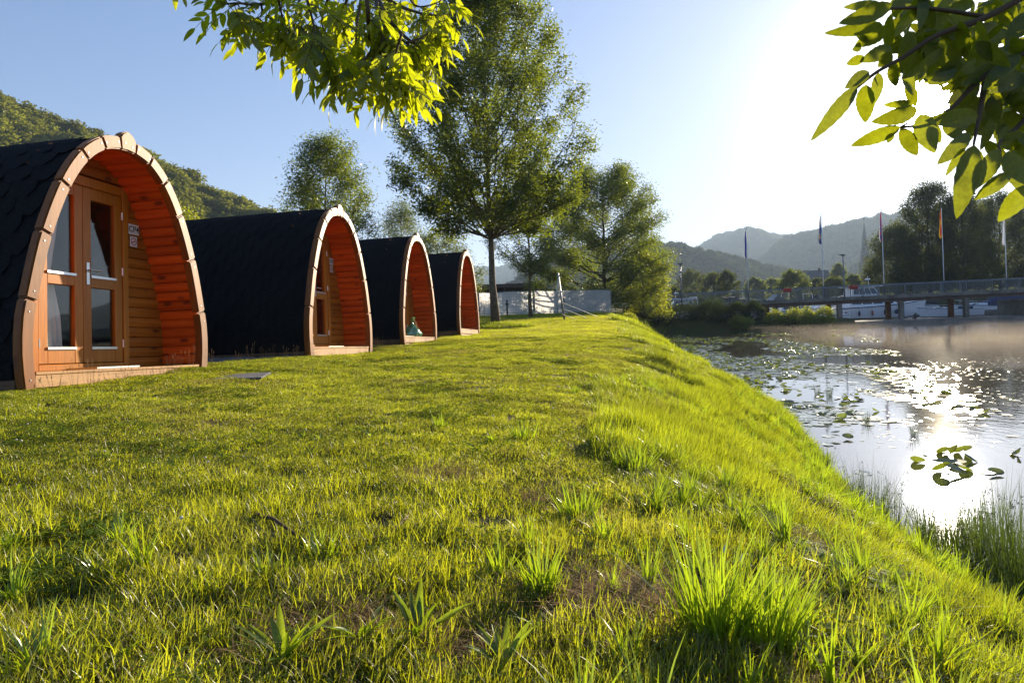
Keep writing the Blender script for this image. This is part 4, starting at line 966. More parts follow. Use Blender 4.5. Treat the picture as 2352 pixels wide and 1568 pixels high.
# park trees beyond the bridge
def pk(x, Y, ytop, wpx, lb, mat='tree3', seed=0, ybase=None, cat='tree', n=9000, Lf=1.0, nm='park_tree', z0=.3):
    b = gp(x, Y, z0); top = P(x, ytop, Y)[2]; H = top - b[2]; rad = wpx / 2 / FPX * Y
    tree(nm, lb, cat, b, H, [(0, rad * .35), (.15, rad * .8), (.4, rad), (.65, rad * .85), (.88, rad * .5), (1, .15 * rad)], .02 * H, H * .12, 34, 9, n, Y * .0026 * Lf, Y * .0013 * Lf, mat, seed, 'trees on the far side of the bridge' if Y > 90 else None, 'bark2', spread=rad * .075, sub_len=.3, vis_limb=(Y < 125))
pk(1590, 190, 622, 85, 'round tree behind the left street lamp', seed=31)
pk(1640, 170, 628, 70, 'bushy tree right of the left street lamp', seed=32)
pk(1672, 150, 622, 62, 'pointed tree left of the blue flag pole', seed=33)
pk(1735, 200, 638, 60, 'pale round tree right of the blue flag pole', 'tree2', seed=34)
pk(1775, 230, 640, 55, 'small hazy tree in the gap before the large green one', 'tree2', seed=35)
pk(1823, 140, 622, 88, 'large bright round tree above the red flower box', 'tree2', seed=36, n=12000)
pk(1880, 170, 640, 56, 'dark low tree left of the second flag pole', seed=37)
pk(1915, 150, 640, 80, 'spreading dark tree behind the second flag pole', seed=38)
pk(1930, 260, 604, 48, 'tall hazy grey green tree behind the right street lamp', 'tree2', seed=39)
pk(1962, 160, 632, 60, 'low bushy tree beside the church steeple', 'tree2', seed=40)
pk(1550, 120, 660, 50, 'dark shrubby tree at the left end of the bridge', seed=41)
def big(x, Y, ytop, wpx, lb, seed, n=26000, mat='tree3'):
    b = gp(x, Y, .5); top = P(x, ytop, Y)[2]; H = top - b[2]; rad = wpx / 2 / FPX * Y
    tree('poplar_tree', lb, 'tree', b, H, [(0, rad * .6), (.08, rad * .9), (.35, rad), (.6, rad * .9), (.82, rad * .62), (1, .12 * rad)], .018 * H, H * .08, 56, 11, n, .34, .19, mat, seed, 'tall dark trees on the far right bank', 'bark2', spread=.5, sub_len=.3)
big(2065, 118, 520, 150, 'lower left flank tree of the dark grove beside the steeple', 51)
big(2140, 120, 418, 170, 'tallest tree in the dark grove behind the third flag', 52, 34000)
big(2215, 116, 440, 150, 'dark tree behind the red and gold flag', 53, 30000)
big(2300, 124, 445, 170, 'wide dark tree behind the white flag at the right edge', 54, 30000)
big(2400, 122, 430, 190, 'dark tree cut by the right edge of the picture', 55, 20000)
big(2505, 125, 440, 190, 'outermost dark tree right of the grove', 56, 9000)

# ------------------------------------------------------------------ hills
def m_hill(name, c1, c2, sc):
    m, t, o = material(name); g = N(t, 'ShaderNodeNewGeometry'); v = g.outputs['Position']
    c = ramp(t, noise(t, v, sc, 6, .7), [(.38, c2), (.62, c1)]); c = mix(t, c, ramp(t, noise(t, v, sc * 12, 4, .7), [(.3, (.5, .5, .5)), (.7, (1.4, 1.4, 1.3))]), .8, 'MULTIPLY')
    pbr(t, o, c, .95, 0, .1, bump(t, noise(t, v, sc * 10, 4, .7), .8, 3)); return m
def hill(name, sil, D, zb, mat, bumpa, bumps, seed, depth=.35, back=.5, nu=340, nv=60):
    """sil: skyline seen at depth D (pixel columns, rows); the slope runs down towards the valley and away behind"""
    xs = np.linspace(sil[0][0], sil[-1][0], nu); ys = np.interp(xs, [s[0] for s in sil], [s[1] for s in sil])
    V = []; q = np.random.default_rng(seed)
    bn = q.normal(size=(nu, nv)); 
    for _ in range(2): bn = (bn + np.roll(bn, 1, 0) + np.roll(bn, 1, 1) + np.roll(bn, -1, 0) + np.roll(bn, -1, 1)) / 5
    bn /= bn.std()
    for i, (x, y) in enumerate(zip(xs, ys)):
        top = P(x, y, D); hgt = top[2] - zb
        for j in range(nv):
            v = j / (nv - 1) * 2 - 1                                       # -1 valley foot, 0 ridge, 1 behind
            Y = D * (1 + (depth if v < 0 else back) * v * (1 + .12 * math.sin(i * .05 + seed)))
            f = (math.cos(math.pi * v) * .5 + .5) ** .9 * (1 + .10 * math.sin(i * .11 + 5 * v + seed) * (1 - abs(2 * abs(v) - 1)) - .0)
            z = zb + hgt * f + bn[i, j] * bumpa * min(1, f * 3)
            V.append((top[0] * (Y / D) ** .6, Y, z))
    idx = np.arange(nu * nv).reshape(nu, nv); F = np.stack([idx[:-1, :-1], idx[1:, :-1], idx[1:, 1:], idx[:-1, 1:]], -1).reshape(-1, 4)
    o = link(name, mesh_np(name, V, F), mat, smooth=False); return tag(o, kind='structure'), np.array(V).reshape(nu, nv, 3)
MH = m_hill('wooded_slope', (.050, .062, .02), (.022, .034, .012), .02)
MHL = m_hill('scrubby_slope', (.12, .13, .045), (.05, .065, .022), .05)
hB, VB = hill('wooded_hill', [(1000, 700), (1118, 690), (1188, 650), (1240, 614), (1290, 585), (1400, 560), (1500, 565), (1548, 570), (1600, 582), (1650, 593), (1700, 603), (1750, 617), (1790, 630), (1850, 644), (1950, 668), (2100, 690)], 950, 0, MH, 2.0, 1, 1)
hA, VA = hill('wooded_hill', [(1500, 640), (1590, 590), (1625, 562), (1660, 545), (1700, 539), (1745, 541), (1800, 552), (1850, 570), (1950, 610), (2100, 660)], 2400, 0, MH, 4.0, 1, 2)
hC, VC = hill('wooded_hill', [(1640, 680), (1700, 640), (1750, 600), (1790, 560), (1830, 548), (1880, 537), (1930, 524), (1970, 513), (2010, 505), (2080, 500), (2200, 480), (2400, 470), (2700, 500), (3200, 560)], 1700, 0, MH, 3.5, 1, 3)
hE, VE = hill('wooded_hill', [(1760, 672), (1830, 655), (1900, 640), (1960, 622), (2010, 600), (2100, 590), (2400, 580), (2700, 600)], 1100, 0, MH, 3, 1, 4)
hD, VD = hill('wooded_hill', [(700, 640), (900, 600), (1060, 618), (1100, 622), (1150, 618), (1200, 606), (1260, 606), (1330, 620)], 2900, 0, MH, 5, 1, 5, back=.3)
hL, VL = hill('scrubby_hill', [(-1500, 150), (-700, 60), (-300, 110), (0, 242), (100, 284), (190, 322), (300, 370), (385, 404), (450, 434), (520, 467), (600, 504), (700, 545), (800, 610), (900, 670), (980, 715)], 260, 0, MHL, 1.0, 1, 6, depth=.45, back=1.2, nu=420, nv=90)
# shrubs and tree crowns that roughen the slopes
def blob_cards(n, rad, L, w, seed):
    r = np.random.default_rng(seed); c = r.normal(size=(n, 3)); c /= np.linalg.norm(c, axis=1)[:, None]; c *= (rad * r.uniform(.45, 1.0, n) ** .5)[:, None]; c[:, 2] = np.abs(c[:, 2]) * .9
    c *= (1 + .25 * np.sin(3 * c[:, :1] / rad + seed))
    return leaf_cards(c, 3, rad * .12, L, w, r, 0)
hb = []
for i in range(4):
    V, F = blob_cards(240, 1.0, .30, .18, i); me = mesh_np('hill_shrub', V, F); me.materials.append(M['hillleaf']); hb.append(me)
C_hb = hidden_templates('hill_shrub', hb)
fb_ = []
for i in range(4):
    V, F = blob_cards(240, 1.0, .30, .18, i + 9); me = mesh_np('far_crown', V, F); me.materials.append(M['farleaf']); fb_.append(me)
C_fb = hidden_templates('far_crown', fb_)
def shrubs(name, VV, n, s0, s1, seed, vmin=.05, vmax=.56, coll=None):
    r = np.random.default_rng(seed); nu, nv = VV.shape[:2]
    i = r.uniform(0, nu - 1.01, n); j = r.uniform(vmin, vmax, n) * (nv - 1); a = i.astype(int); b = j.astype(int)
    fi, fj = (i - a)[:, None], (j - b)[:, None]
    p = VV[a, b] * (1 - fi) * (1 - fj) + VV[a + 1, b] * fi * (1 - fj) + VV[a, b + 1] * (1 - fi) * fj + VV[a + 1, b + 1] * fi * fj
    s = s0 * (s1 / s0) ** (r.uniform(0, 1, n) ** 2.2)
    scatter(name, p, np.stack([r.normal(0, .1, n), r.normal(0, .1, n), r.uniform(0, 6.3, n)], -1), s, r.integers(0, 4, n), coll or C_fb)
shrubs('hillside_woodland', VL, 9000, 1.3, 4.6, 1, coll=C_hb)
shrubs('hill_woodland', VB, 4200, 3.0, 7, 2, .2, .53)
shrubs('hill_woodland', VC, 7000, 6.0, 12, 3, .2, .53)
shrubs('hill_woodland', VA, 5000, 8.0, 14, 4, .25, .53)
shrubs('hill_woodland', VE, 2400, 4.0, 9, 5, .2, .54)
shrubs('hill_woodland', VD, 900, 7, 12, 6, .42, .53)
# low tree belt across the valley floor
r = np.random.default_rng(5); n = 900; X = r.uniform(40, 620, n); Y = r.uniform(300, 640, n)
scatter('valley_woodland', np.stack([X, Y, X * 0 + .3], -1), np.stack([X * 0, X * 0, r.uniform(0, 6, n)], -1), r.uniform(2.5, 5.5, n), r.integers(0, 4, n), C_hb)

# ------------------------------------------------------------------ bushes on the embankment in front of the bridge
def bush(x, Y, ytop, wpx, lb, mat, seed, n, Lf=.14, w=.05, nm='bush', z0=-1.3, grp='bushes on the embankment before the bridge', depth=.8):
    b = gp(x, Y, z0); H = P(x, ytop, Y)[2] - z0; rad = wpx / 2 / FPX * Y; q = np.random.default_rng(seed); m = n // 40
    c = q.normal(size=(m, 3)); c /= np.linalg.norm(c, axis=1)[:, None]; c *= q.uniform(.5, 1, (m, 1)) ** .4; c[:, 2] = c[:, 2] * .5 + .5
    c *= 1 + .16 * np.sin(4 * c[:, :1] + seed) + .12 * np.sin(9 * c[:, 2:3] + seed); c[:, 0] *= rad; c[:, 1] *= rad * depth; c[:, 2] *= H * .93
    e = empty(nm, b); mb = MB()
    for k in range(9):
        t = c[q.integers(0, m)]; mb.tube([(t[0] * .15, t[1] * .15, -.1), (t[0] * .5, t[1] * .5, t[2] * .5), t], [.03, .02, .006], 4, False)
    mb.ob('stem', M['bark2'], e); V, F = leaf_cards(c, 40, min(.28, rad * .14), Lf, w, q, -.1); link('foliage', mesh_np('foliage', V, F), M[mat], e); tag(e, lb, 'bush', grp)
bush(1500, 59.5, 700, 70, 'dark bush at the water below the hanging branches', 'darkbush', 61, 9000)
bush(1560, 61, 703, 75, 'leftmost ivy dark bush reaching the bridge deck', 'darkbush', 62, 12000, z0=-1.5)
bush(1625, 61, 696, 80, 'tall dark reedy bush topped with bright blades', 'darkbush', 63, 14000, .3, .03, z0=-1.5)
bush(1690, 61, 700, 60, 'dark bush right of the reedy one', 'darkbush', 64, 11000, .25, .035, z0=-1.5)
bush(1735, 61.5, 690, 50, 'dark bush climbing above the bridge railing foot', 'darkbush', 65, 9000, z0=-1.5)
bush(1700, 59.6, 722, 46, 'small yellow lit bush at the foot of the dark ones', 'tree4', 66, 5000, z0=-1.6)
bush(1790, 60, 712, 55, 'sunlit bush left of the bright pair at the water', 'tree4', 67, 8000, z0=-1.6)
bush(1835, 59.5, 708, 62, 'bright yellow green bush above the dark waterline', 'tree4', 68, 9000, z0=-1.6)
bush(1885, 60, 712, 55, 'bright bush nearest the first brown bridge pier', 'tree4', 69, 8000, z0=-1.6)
bush(1440, 47, 722, 42, 'small leafy shrub where the bank meets the water', 'tree4', 70, 5000, .11, .035, z0=-.75, grp='shrubs along the bank')
bush(1475, 44, 738, 40, 'low feathery shrub overhanging the lily mats', 'tree2', 71, 4000, .11, .03, z0=-1.3, grp='shrubs along the bank')

# ------------------------------------------------------------------ bridge
BY = 65.0; BW = 3.0
def bz(X): return .79 + (X - 16.4) * (.36 / 31.6)                         # deck height along the bridge
def bridge():
    e = empty('foot_bridge', (30, BY, 0)); x0, x1 = 11.0, 75.0
    def seg(name, mat, a, b, y0, y1, dz0, dz1, **k):
        mb = MB(); V = [(x - 30, y, bz(x) + dz) for x in (a, b) for y in (y0, y1) for dz in (dz0, dz1)]
        mb.add(V, [(0, 1, 3, 2), (4, 6, 7, 5), (0, 4, 5, 1), (2, 3, 7, 6), (0, 2, 6, 4), (1, 5, 7, 3)]); return mb.ob(name, mat, e, **k)
    seg('deck', M['concrete'], x0, x1, 0, BW, -.22, 0, bevel=.01)
    seg('girder', M['tile'], x0, x1, .12, .42, -.62, -.222); seg('girder', M['tile'], x0, x1, BW - .42, BW - .12, -.62, -.222)
    seg('edge_strip', M['concrete'], x0, x1, -.09, -.003, -.30, .05, bevel=.01)
    for X in (13.0, 19.0, 25.2, 31.3, 37.2, 43.4):
        for y, mt in ((.30, 'concrete'), (BW - .45, 'rust')):
            mb = MB(); mb.box(X - 30 - .21, X - 30 + .21, y - .2, y + .2, -2.4, bz(X) - .622); mb.ob('pier', M[mt], e, bevel=.02)
        seg('cross_beam', M['tile'], X - .15, X + .15, .43, BW - .43, -.62, -.3)
    mb = MB(); mb.box(49.0 - 30, 75 - 30, .05, BW + 1.0, -2.4, .2); mb.ob('abutment', M['concrete'], e, bevel=.03)
    for k, y in enumerate((.04, BW - .04)):
        X = 11.5; i = 0
        while X < 74:
            n3 = i % 3 == 0; mb = MB(); wv = .045 if n3 else .03
            mb.box(X - 30 - wv, X - 30 + wv, y - .03, y + .03, bz(X) - (.1 if not n3 else .25), bz(X) + 1.06 - .001); mb.ob('rail_post', M['railmetal'], e)
            if n3: mb = MB(); mb.box(X - 30 + .12, X - 30 + .16, y - .025, y + .025, bz(X), bz(X) + 1.045); mb.ob('rail_post', M['railmetal'], e)
            a, b = X + .05, X + 2.6 - .05; mb = MB(); m = 19
            for q in range(1, m): xx = a + (b - a) * q / m; mb.box(xx - 30 - .009, xx - 30 + .009, y - .009, y + .009, bz(xx) + .13, bz(xx) + 1.0)
            mb.ob('baluster', M['railmetal'], e)['kind'] = 'stuff'
            X += 2.6; i += 1
        seg('handrail', M['railmetal'], x0, x1, y - .035, y + .035, 1.061, 1.11); seg('bottom_rail', M['railmetal'], x0, x1, y - .015, y + .015, .10, .13)
        seg('top_rail', M['railmetal'], x0, x1, y - .0151, y + .0151, .985, 1.015)
    return tag(e, 'long low footbridge with grey railings crossing to the right bank', 'bridge')
bridge()
mb = MB(); mb.box(30.0, 80, BY - 1.0, BY + BW + 1.2, -2.6, WZ + .34); tag(mb.ob('weir_sill', M['concrete'], bevel=.05), 'long concrete sill at water level beneath the bridge piers', 'weir')
def flower_box(x, lb):
    X = (x - CX) / FPX * BY; e = empty('flower_box', (X, BY - .14, bz(X) + .80)); mb = MB(); mb.box(-.38, .38, -.1, .1, -.08, .08); mb.ob('planter', M['redfender'], e, bevel=.02)
    q = np.random.default_rng(int(x)); c = np.stack([q.uniform(-.4, .4, 60), q.uniform(-.12, .12, 60), q.uniform(.08, .25, 60)], -1); V, F = leaf_cards(c, 8, .04, .07, .06, q, 0); link('blossoms', mesh_np('blossoms', V, F), M['flower'], e)
    tag(e, lb, 'flower box', 'red flower boxes on the bridge railing')
flower_box(1808, 'red flower box on the railing left of the second flag pole'); flower_box(1961, 'red flower box on the railing right of the lamp post'); 
def lamp(x, ytop, lb):
    X = (x - CX) / FPX * (BY - .2); top = P(x, ytop, BY)[2]; z0 = bz(X) - .2; e = empty('street_lamp', (X, BY - .16, z0)); h = top - z0
    mb = MB(); mb.tube([(0, 0, 0), (0, 0, 1.2), (-.02, 0, h - .1)], [.075, .06, .045], 10); mb.ob('post', M['railmetal'], e, smooth=True)
    mb = MB(); mb.tube([(-.02, 0, h - .12), (-.02, 0, h - .02)], [.07, .09], 10); mb.box(-.30, .16, -.10, .10, h - .02, h + .07); mb.ob('lamp_head', M['darkmetal'], e, bevel=.015)
    tag(e, lb, 'street lamp', 'lamp posts on the bridge')
lamp(1567, 607, 'left street lamp at the bushy end of the bridge'); lamp(1941, 586, 'right street lamp between the second and third flags')
def flag_pole(xb, xt, ytop, cols, lb, L=2.6, wv=.22, grp='flag poles along the bridge'):
    Y = BY + BW + .3; b = P(xb, 700, Y); X = b[0]; z0 = bz(X) - .3; t = P(xt, ytop, Y); e = empty('flag_pole', (X, Y, z0)); h = t[2] - z0; dx = 0
    mb = MB(); mb.tube([(0, 0, 0), (dx * .5, 0, h * .5), (dx, 0, h)], [.05, .042, .025], 8); mb.ob('pole', M['white'] if wv < .3 else M['zinc'], e, smooth=True)
    mb = MB(); mb.tube([(0, 0, 0), (0, 0, 1.5)], [.10, .10], 8); mb.sphere((dx, 0, h + .04), .05, 8, 5); mb.ob('pole_fitting', M['darkmetal'], e)
    # limp flag: folded cloth hanging beside the pole, striped across its folds
    nU, nV = 13, 22; V = []; q = random.Random(xb)
    for j in range(nV):
        v = j / (nV - 1); wd = wv * (.35 + .9 * math.sin(min(1, v * 1.25) * 1.5) ** .8) * (1 if v < .9 else 1 - (v - .9) * 4)
        for i in range(nU):
            u = i / (nU - 1); V.append((dx - .03 - wd * u - .02 * math.sin(v * 9), .07 * math.sin(u * 11 + v * 2.0 + q.random() * .1) * (.3 + v), h - .12 - v * L - .12 * u))
    me = bpy.data.meshes.new('flag'); me.from_pydata(V, [], [(j * nU + i, j * nU + i + 1, (j + 1) * nU + i + 1, (j + 1) * nU + i) for j in range(nV - 1) for i in range(nU - 1)])
    for c in cols: me.materials.append(c)
    for p in me.polygons:
        i = p.index % (nU - 1); p.material_index = min(len(cols) - 1, int((i / (nU - 1) + .10 * math.sin(p.index / (nU - 1) * .5)) * len(cols)) if i >= 0 else 0)
    link('flag', me, None, e, smooth=True); tag(e, lb, 'flag pole', grp)
def cloth(n, c):
    m, t, o = material(n); d = N(t, 'ShaderNodeBsdfDiffuse'); d.inputs[0].default_value = (*c, 1); tl = N(t, 'ShaderNodeBsdfTranslucent'); tl.inputs[0].default_value = (*c, 1)
    x = N(t, 'ShaderNodeMixShader'); x.inputs[0].default_value = .15; t.links.new(d.outputs[0], x.inputs[1]); t.links.new(tl.outputs[0], x.inputs[2]); t.links.new(x.outputs[0], o.inputs['Surface']); return m
fb, fy, fr_, fw, fg, fk = cloth('blue_flag_cloth', (.02, .05, .25)), cloth('yellow_flag_cloth', (.65, .45, .03)), cloth('red_flag_cloth', (.55, .03, .04)), cloth('white_flag_cloth', (.75, .76, .8)), cloth('green_flag_cloth', (.1, .3, .08)), cloth('black_flag_cloth', (.02, .02, .02))
flag_pole(1720, 1716, 526, [fb, fb, fb, fw], 'flag pole with limp dark blue flag above the covered boat', 2.7)
flag_pole(1893, 1888, 492, [fb, fb, fy, fb], 'flag pole with blue and yellow flag left of the right lamp', 2.8)
flag_pole(2032, 2032, 483, [fr_, fb, fr_, fw], 'flag pole with red blue and white flag against the hill', 2.9)
flag_pole(2170, 2166, 478, [fy, fr_, fy], 'flag pole with red and golden flag before the dark grove', 2.8)
flag_pole(2314, 2309, 501, [fw, fw], 'rightmost flag pole with plain white flag', 2.5)

# ------------------------------------------------------------------ boats
def boat(label, x, Y, length, head, style, seed, fenders=0, z=WZ, hull='white', h=1.0, cat='boat'):
    """head: direction of the bow in degrees from +X; style: cabin, cruiser, cuddy, canopy"""
    X = (x - CX) / FPX * Y; e = empty('moored_boat', (X, Y, z), R_(head)); L = length; B = L * .30; q = random.Random(seed)
    n = 14; rows = []
    for i in range(n + 1):
        u = i / n; xx = -L / 2 + L * u; taper = 1 - max(0, (u - .45) / .55) ** 2.2; bw = B / 2 * max(.02, taper); sheer = h * (.78 + .32 * u * u); kx = xx + (L * .05 if u > .9 else 0)
        keel = -.25 * h + (.55 * h * max(0, (u - .8) / .2) ** 2)
        rows.append([(xx + L * .04 * u, -bw, sheer), (xx + L * .02 * u, -bw * .96, sheer * .72), (xx, -bw * .84, .12 * h + keel * .1), (xx - L * .02 * u, 0, keel), (xx, bw * .84, .12 * h + keel * .1), (xx + L * .02 * u, bw * .96, sheer * .72), (xx + L * .04 * u, bw, sheer)])
    mb = MB(); V = [p for rw in rows for p in rw]; F = [(i * 7 + k, i * 7 + k + 1, (i + 1) * 7 + k + 1, (i + 1) * 7 + k) for i in range(n) for k in range(6)] + [tuple(range(6, -1, -1)), tuple(n * 7 + k for k in range(7))]
    mb.add(V, F); mb.ob('hull', M[hull], e, smooth=False)
    mb = MB()
    for s in (0, 6):
        pts = [Vector(rw[s]) + Vector((0, 0, .015)) for rw in rows]; mb.tube(pts, .035 * h, 5, False)
    mb.ob('rubbing_strake', M['navy'] if seed % 2 else M['zinc'], e)
    mb = MB(); pts = [(rw[0][0], rw[0][1] * .97, rw[0][2] - .03) for rw in rows] + [(rw[6][0], rw[6][1] * .97, rw[6][2] - .03) for rw in rows]; m = n + 1
    mid_ = [(rw[0][0], 0, rw[0][2] + .06 * h) for rw in rows]; mb.add(pts + mid_, [(i, i + 1, 2 * m + i + 1, 2 * m + i) for i in range(n)] + [(2 * m + i, 2 * m + i + 1, m + i + 1, m + i) for i in range(n)]); mb.ob('deck', M['white'], e)
    def house(x0, x1, w0, w1, z0, z1, rake, win=True, nm='cabin', mat='white', nw=4):
        mb = MB(); a = [(x0, -w0, z0), (x1, -w1, z0), (x1, w1, z0), (x0, w0, z0)]; b = [(x0 + rake * .3, -w0 * .88, z1), (x1 - rake, -w1 * .8, z1), (x1 - rake, w1 * .8, z1), (x0 + rake * .3, w0 * .88, z1)]
        mb.add(a + b, [(3, 2, 1, 0), (4, 5, 6, 7), (0, 1, 5, 4), (1, 2, 6, 5), (2, 3, 7, 6), (3, 0, 4, 7)]); c = mb.ob(nm, M[mat], e, bevel=.03 * h)
        if win:
            A = [Vector(v) for v in a]; Bv = [Vector(v) for v in b]; T = lambda p, q_, s, t: p.lerp(q_, s).lerp(Bv[A.index(p)].lerp(Bv[A.index(q_)], s), t)
            for side in ((0, 1), (3, 2)):
                for k in range(nw):
                    s0, s1 = .06 + .9 * k / nw, .06 + .9 * (k + .86) / nw; off = Vector((0, (-.012 if side[0] == 0 else .012), .0))
                    quad = [T(A[side[0]], A[side[1]], s, t) + off for s, t in ((s0, .38), (s1, .38), (s1, .86), (s0, .86))]; mb = MB(); mb.add(quad + [p - off * .5 for p in quad], [(0, 1, 2, 3), (7, 6, 5, 4)]); mb.ob('window', M['glassblue'], c)
            quad = [T(A[1], A[2], s, t) + Vector((.012, 0, .008)) for s, t in ((.08, .3), (.92, .3), (.92, .88), (.08, .88))]; mb = MB(); mb.add(quad, [(0, 1, 2, 3)]); mb.ob('windscreen', M['glassblue'], c)
        return c
    s = h
    if style == 'cabin':
        house(-L * .30, L * .30, B * .42, B * .28, s * .80, s * 1.45, .35 * s, True); house(-L * .26, L * .10, B * .38, B * .36, s * 1.44, s * 2.25, .5 * s, True, 'wheelhouse', nw=4)
        house(-L * .30, L * .13, B * .43, B * .40, s * 2.25, s * 2.34, .1, False, 'cabin_roof'); mb = MB(); mb.tube([(0, 0, s * 2.3), (-.1, 0, s * 3.0)], .03, 6); mb.box(-.35, .1, -.2, .2, s * 2.75, s * 2.85); mb.ob('radar_mast', M['white'], e)
    elif style == 'cruiser':
        house(-L * .12, L * .38, B * .42, B * .16, s * .84, s * 1.22, .6 * s, True, nw=3)
        mb = MB(); mb.add([(L * .10, -B * .36, s * 1.15), (L * .10, B * .36, s * 1.15), (-L * .04, B * .34, s * 1.65), (-L * .04, -B * .34, s * 1.65), (-L * .16, -B * .40, s * 1.12), (-L * .05, -B * .38, s * 1.6), (-L * .16, B * .40, s * 1.12), (-L * .05, B * .38, s * 1.6)], [(0, 1, 2, 3), (0, 3, 5, 4), (1, 6, 7, 2)]); mb.ob('windscreen', M['glassblue'], e)
        mb = MB(); mb.tube([(-L * .18, -B * .42, s), (-L * .20, -B * .38, s * 1.75), (-L * .20, B * .38, s * 1.75), (-L * .18, B * .42, s)], .045, 6); mb.ob('radar_arch', M['white'], e)
    elif style == 'cuddy':
        house(-L * .05, L * .34, B * .38, B * .12, s * .86, s * 1.10, .5 * s, True, nw=2); mb = MB(); mb.box(-L * .35, -L * .2, -B * .3, B * .3, s * .8, s * 1.15); mb.ob('seat', M['navy'], e, bevel=.05)
    elif style == 'canopy':
        house(-L * .05, L * .36, B * .42, B * .14, s * .85, s * 1.2, .6 * s, True, nw=3)
        mb = MB(); V = []; m = 9
        for i in range(m):
            u = i / (m - 1); xx = -L * .48 + L * .56 * u; zt = s * (1.15 + .85 * math.sin(math.pi * min(1, u * .55 + .35)) ** .8 * (1 - .3 * (u > .85)) + .05 * math.sin(u * 18)); bb = B * .44
            V += [(xx, -bb, s * .9), (xx, -bb * .92, s * .9 + (zt - s * .9) * .55), (xx, -bb * .45, zt - .06), (xx, 0, zt), (xx, bb * .45, zt - .06), (xx, bb * .92, s * .9 + (zt - s * .9) * .55), (xx, bb, s * .9)]
        mb.add(V, [(i * 7 + k, i * 7 + k + 1, (i + 1) * 7 + k + 1, (i + 1) * 7 + k) for i in range(m - 1) for k in range(6)] + [tuple(range(6, -1, -1)), tuple((m - 1) * 7 + k for k in range(7))]); mb.ob('canopy', M['navy'] if seed % 2 else M['darkcanvas'], e)
    mb = MB(); side = [Vector(rw[0]) for rw in rows[8:]] + [Vector(rw[6]) for rw in rows[8:]][::-1]; up = Vector((0, 0, .45 * s)); mb.tube([p * 1 + up for p in side], .018, 5, False)
    for p in side[::2]: mb.tube([p, p + up], .014, 4, False)
    mb.ob('bow_rail', M['metal'], e)
    for k in range(fenders):
        i = 2 + k * 2; p = Vector(rows[i][0]); mb = MB(); big_ = (k == fenders - 1); mb.sphere((p.x, p.y - .13, p.z * .5), (.13, .13, .34) if not big_ else (.26, .26, .28), 10, 8); mb.tube([(p.x, p.y - .10, p.z * .6), (p.x, p.y, p.z)], .012, 4)
        mb.ob('fender', M['redfender'] if k == 2 else M['navy'], e, smooth=True)
    return tag(e, label, cat, 'boats moored in the harbour behind the bridge')
boat('white cabin boat at the left end half hidden by the hanging tree', 1552, 80, 8.0, 175, 'cabin', 2, h=1.4)
boat('low white boat with brown windows left of the blue flag pole', 1622, 84, 8.2, 10, 'cruiser', 3, h=1.95)
boat('boat under a dark canvas cover beneath the blue flag', 1716, 82, 7.4, 0, 'canopy', 4, h=1.65)
boat('white motor boat right of the dark covered boat', 1776, 90, 8.6, 185, 'cruiser', 5, h=2.1)
boat('long white cruiser seen above and below the bridge near the flower box', 1806, 80, 9.2, 0, 'cruiser', 6, h=1.6)
boat('small open boat with a bow hoop between flag and lamp', 1878, 88, 7.5, 15, 'cruiser', 7, h=1.95)
boat('white speedboat bow showing beside the first pier', 1893, 76, 6.0, 8, 'cuddy', 8, h=.8)
boat('small white cruiser under the bridge above the dark bush', 1745, 78, 4.6, 5, 'cruiser', 9, h=.8)
boat('blue and white boat low behind the reedy bush', 1672, 77, 4.6, -8, 'cuddy', 11, h=.75)
boat('small boat at the water under the left bridge end', 1500, 74, 4.6, -20, 'cuddy', 12, h=.7)
boat('largest white yacht with wheelhouse and hanging fenders behind the bridge', 1997, 84, 10.6, 0, 'cabin', 13, 5, h=1.75)
boat('second yacht with dark sheer bow right behind the largest one', 2040, 92, 9.5, 0, 'cuddy', 14, h=1.9)
boat('boat bow pointing right just left of the largest yacht', 1925, 84, 6.2, 4, 'cuddy', 15, h=1.2)
boat('white speedboat with dark fenders right of the stones', 2180, 82, 7.0, 178, 'cuddy', 16, 2, h=1.05)
boat('white boat under a navy canopy at the grey jetty', 2272, 86, 8.2, 178, 'canopy', 17, h=1.25)
def pier_deck():
    e = empty('jetty', ((2270 - CX) / FPX * 83, 83.5, WZ)); mb = MB(); mb.box(-4.3, 5.5, -.8, .8, -.1, .62); mb.ob('float', M['concrete'], e, bevel=.03)
    for x in (-3.5, 2.4): mb = MB(); mb.tube([(x, -.95, -1), (x, -.95, .75)], .13, 8); mb.ob('pile', M['rust'], e)
    tag(e, 'low grey floating jetty in front of the canopied boat', 'jetty')
pier_deck()
q = random.Random(9)
for k in range(16):
    x = 2050 + k * 7 + q.uniform(-3, 3); Y = 93 + q.uniform(-1.5, 1.5); s = q.uniform(.35, .75); mb = MB(); mb.sphere((0, 0, 0), (s * q.uniform(.8, 1.3), s, s * .6), 7, 5)
    me = mb.mesh('shore_stone'); 
    for v in me.vertices: v.co *= 1 + q.uniform(-.14, .14)
    X = (x - CX) / FPX * Y
    if k == 0: bank_e = empty('stone_bank', (X, Y, WZ)); tag(bank_e, 'bank of rough grey boulders at the harbour edge seen between the piers', 'stone bank')
    link('boulder', me, M['stone'], bank_e, loc=(X - bank_e.location.x, Y - bank_e.location.y, .15 + .1 * (k % 2)), rot=(0, 0, q.uniform(0, 6)))
boat('small grey covered jet boat resting on the stone bank', 2115, 93.5, 4.2, 170, 'canopy', 18, z=WZ + .75, h=.6)
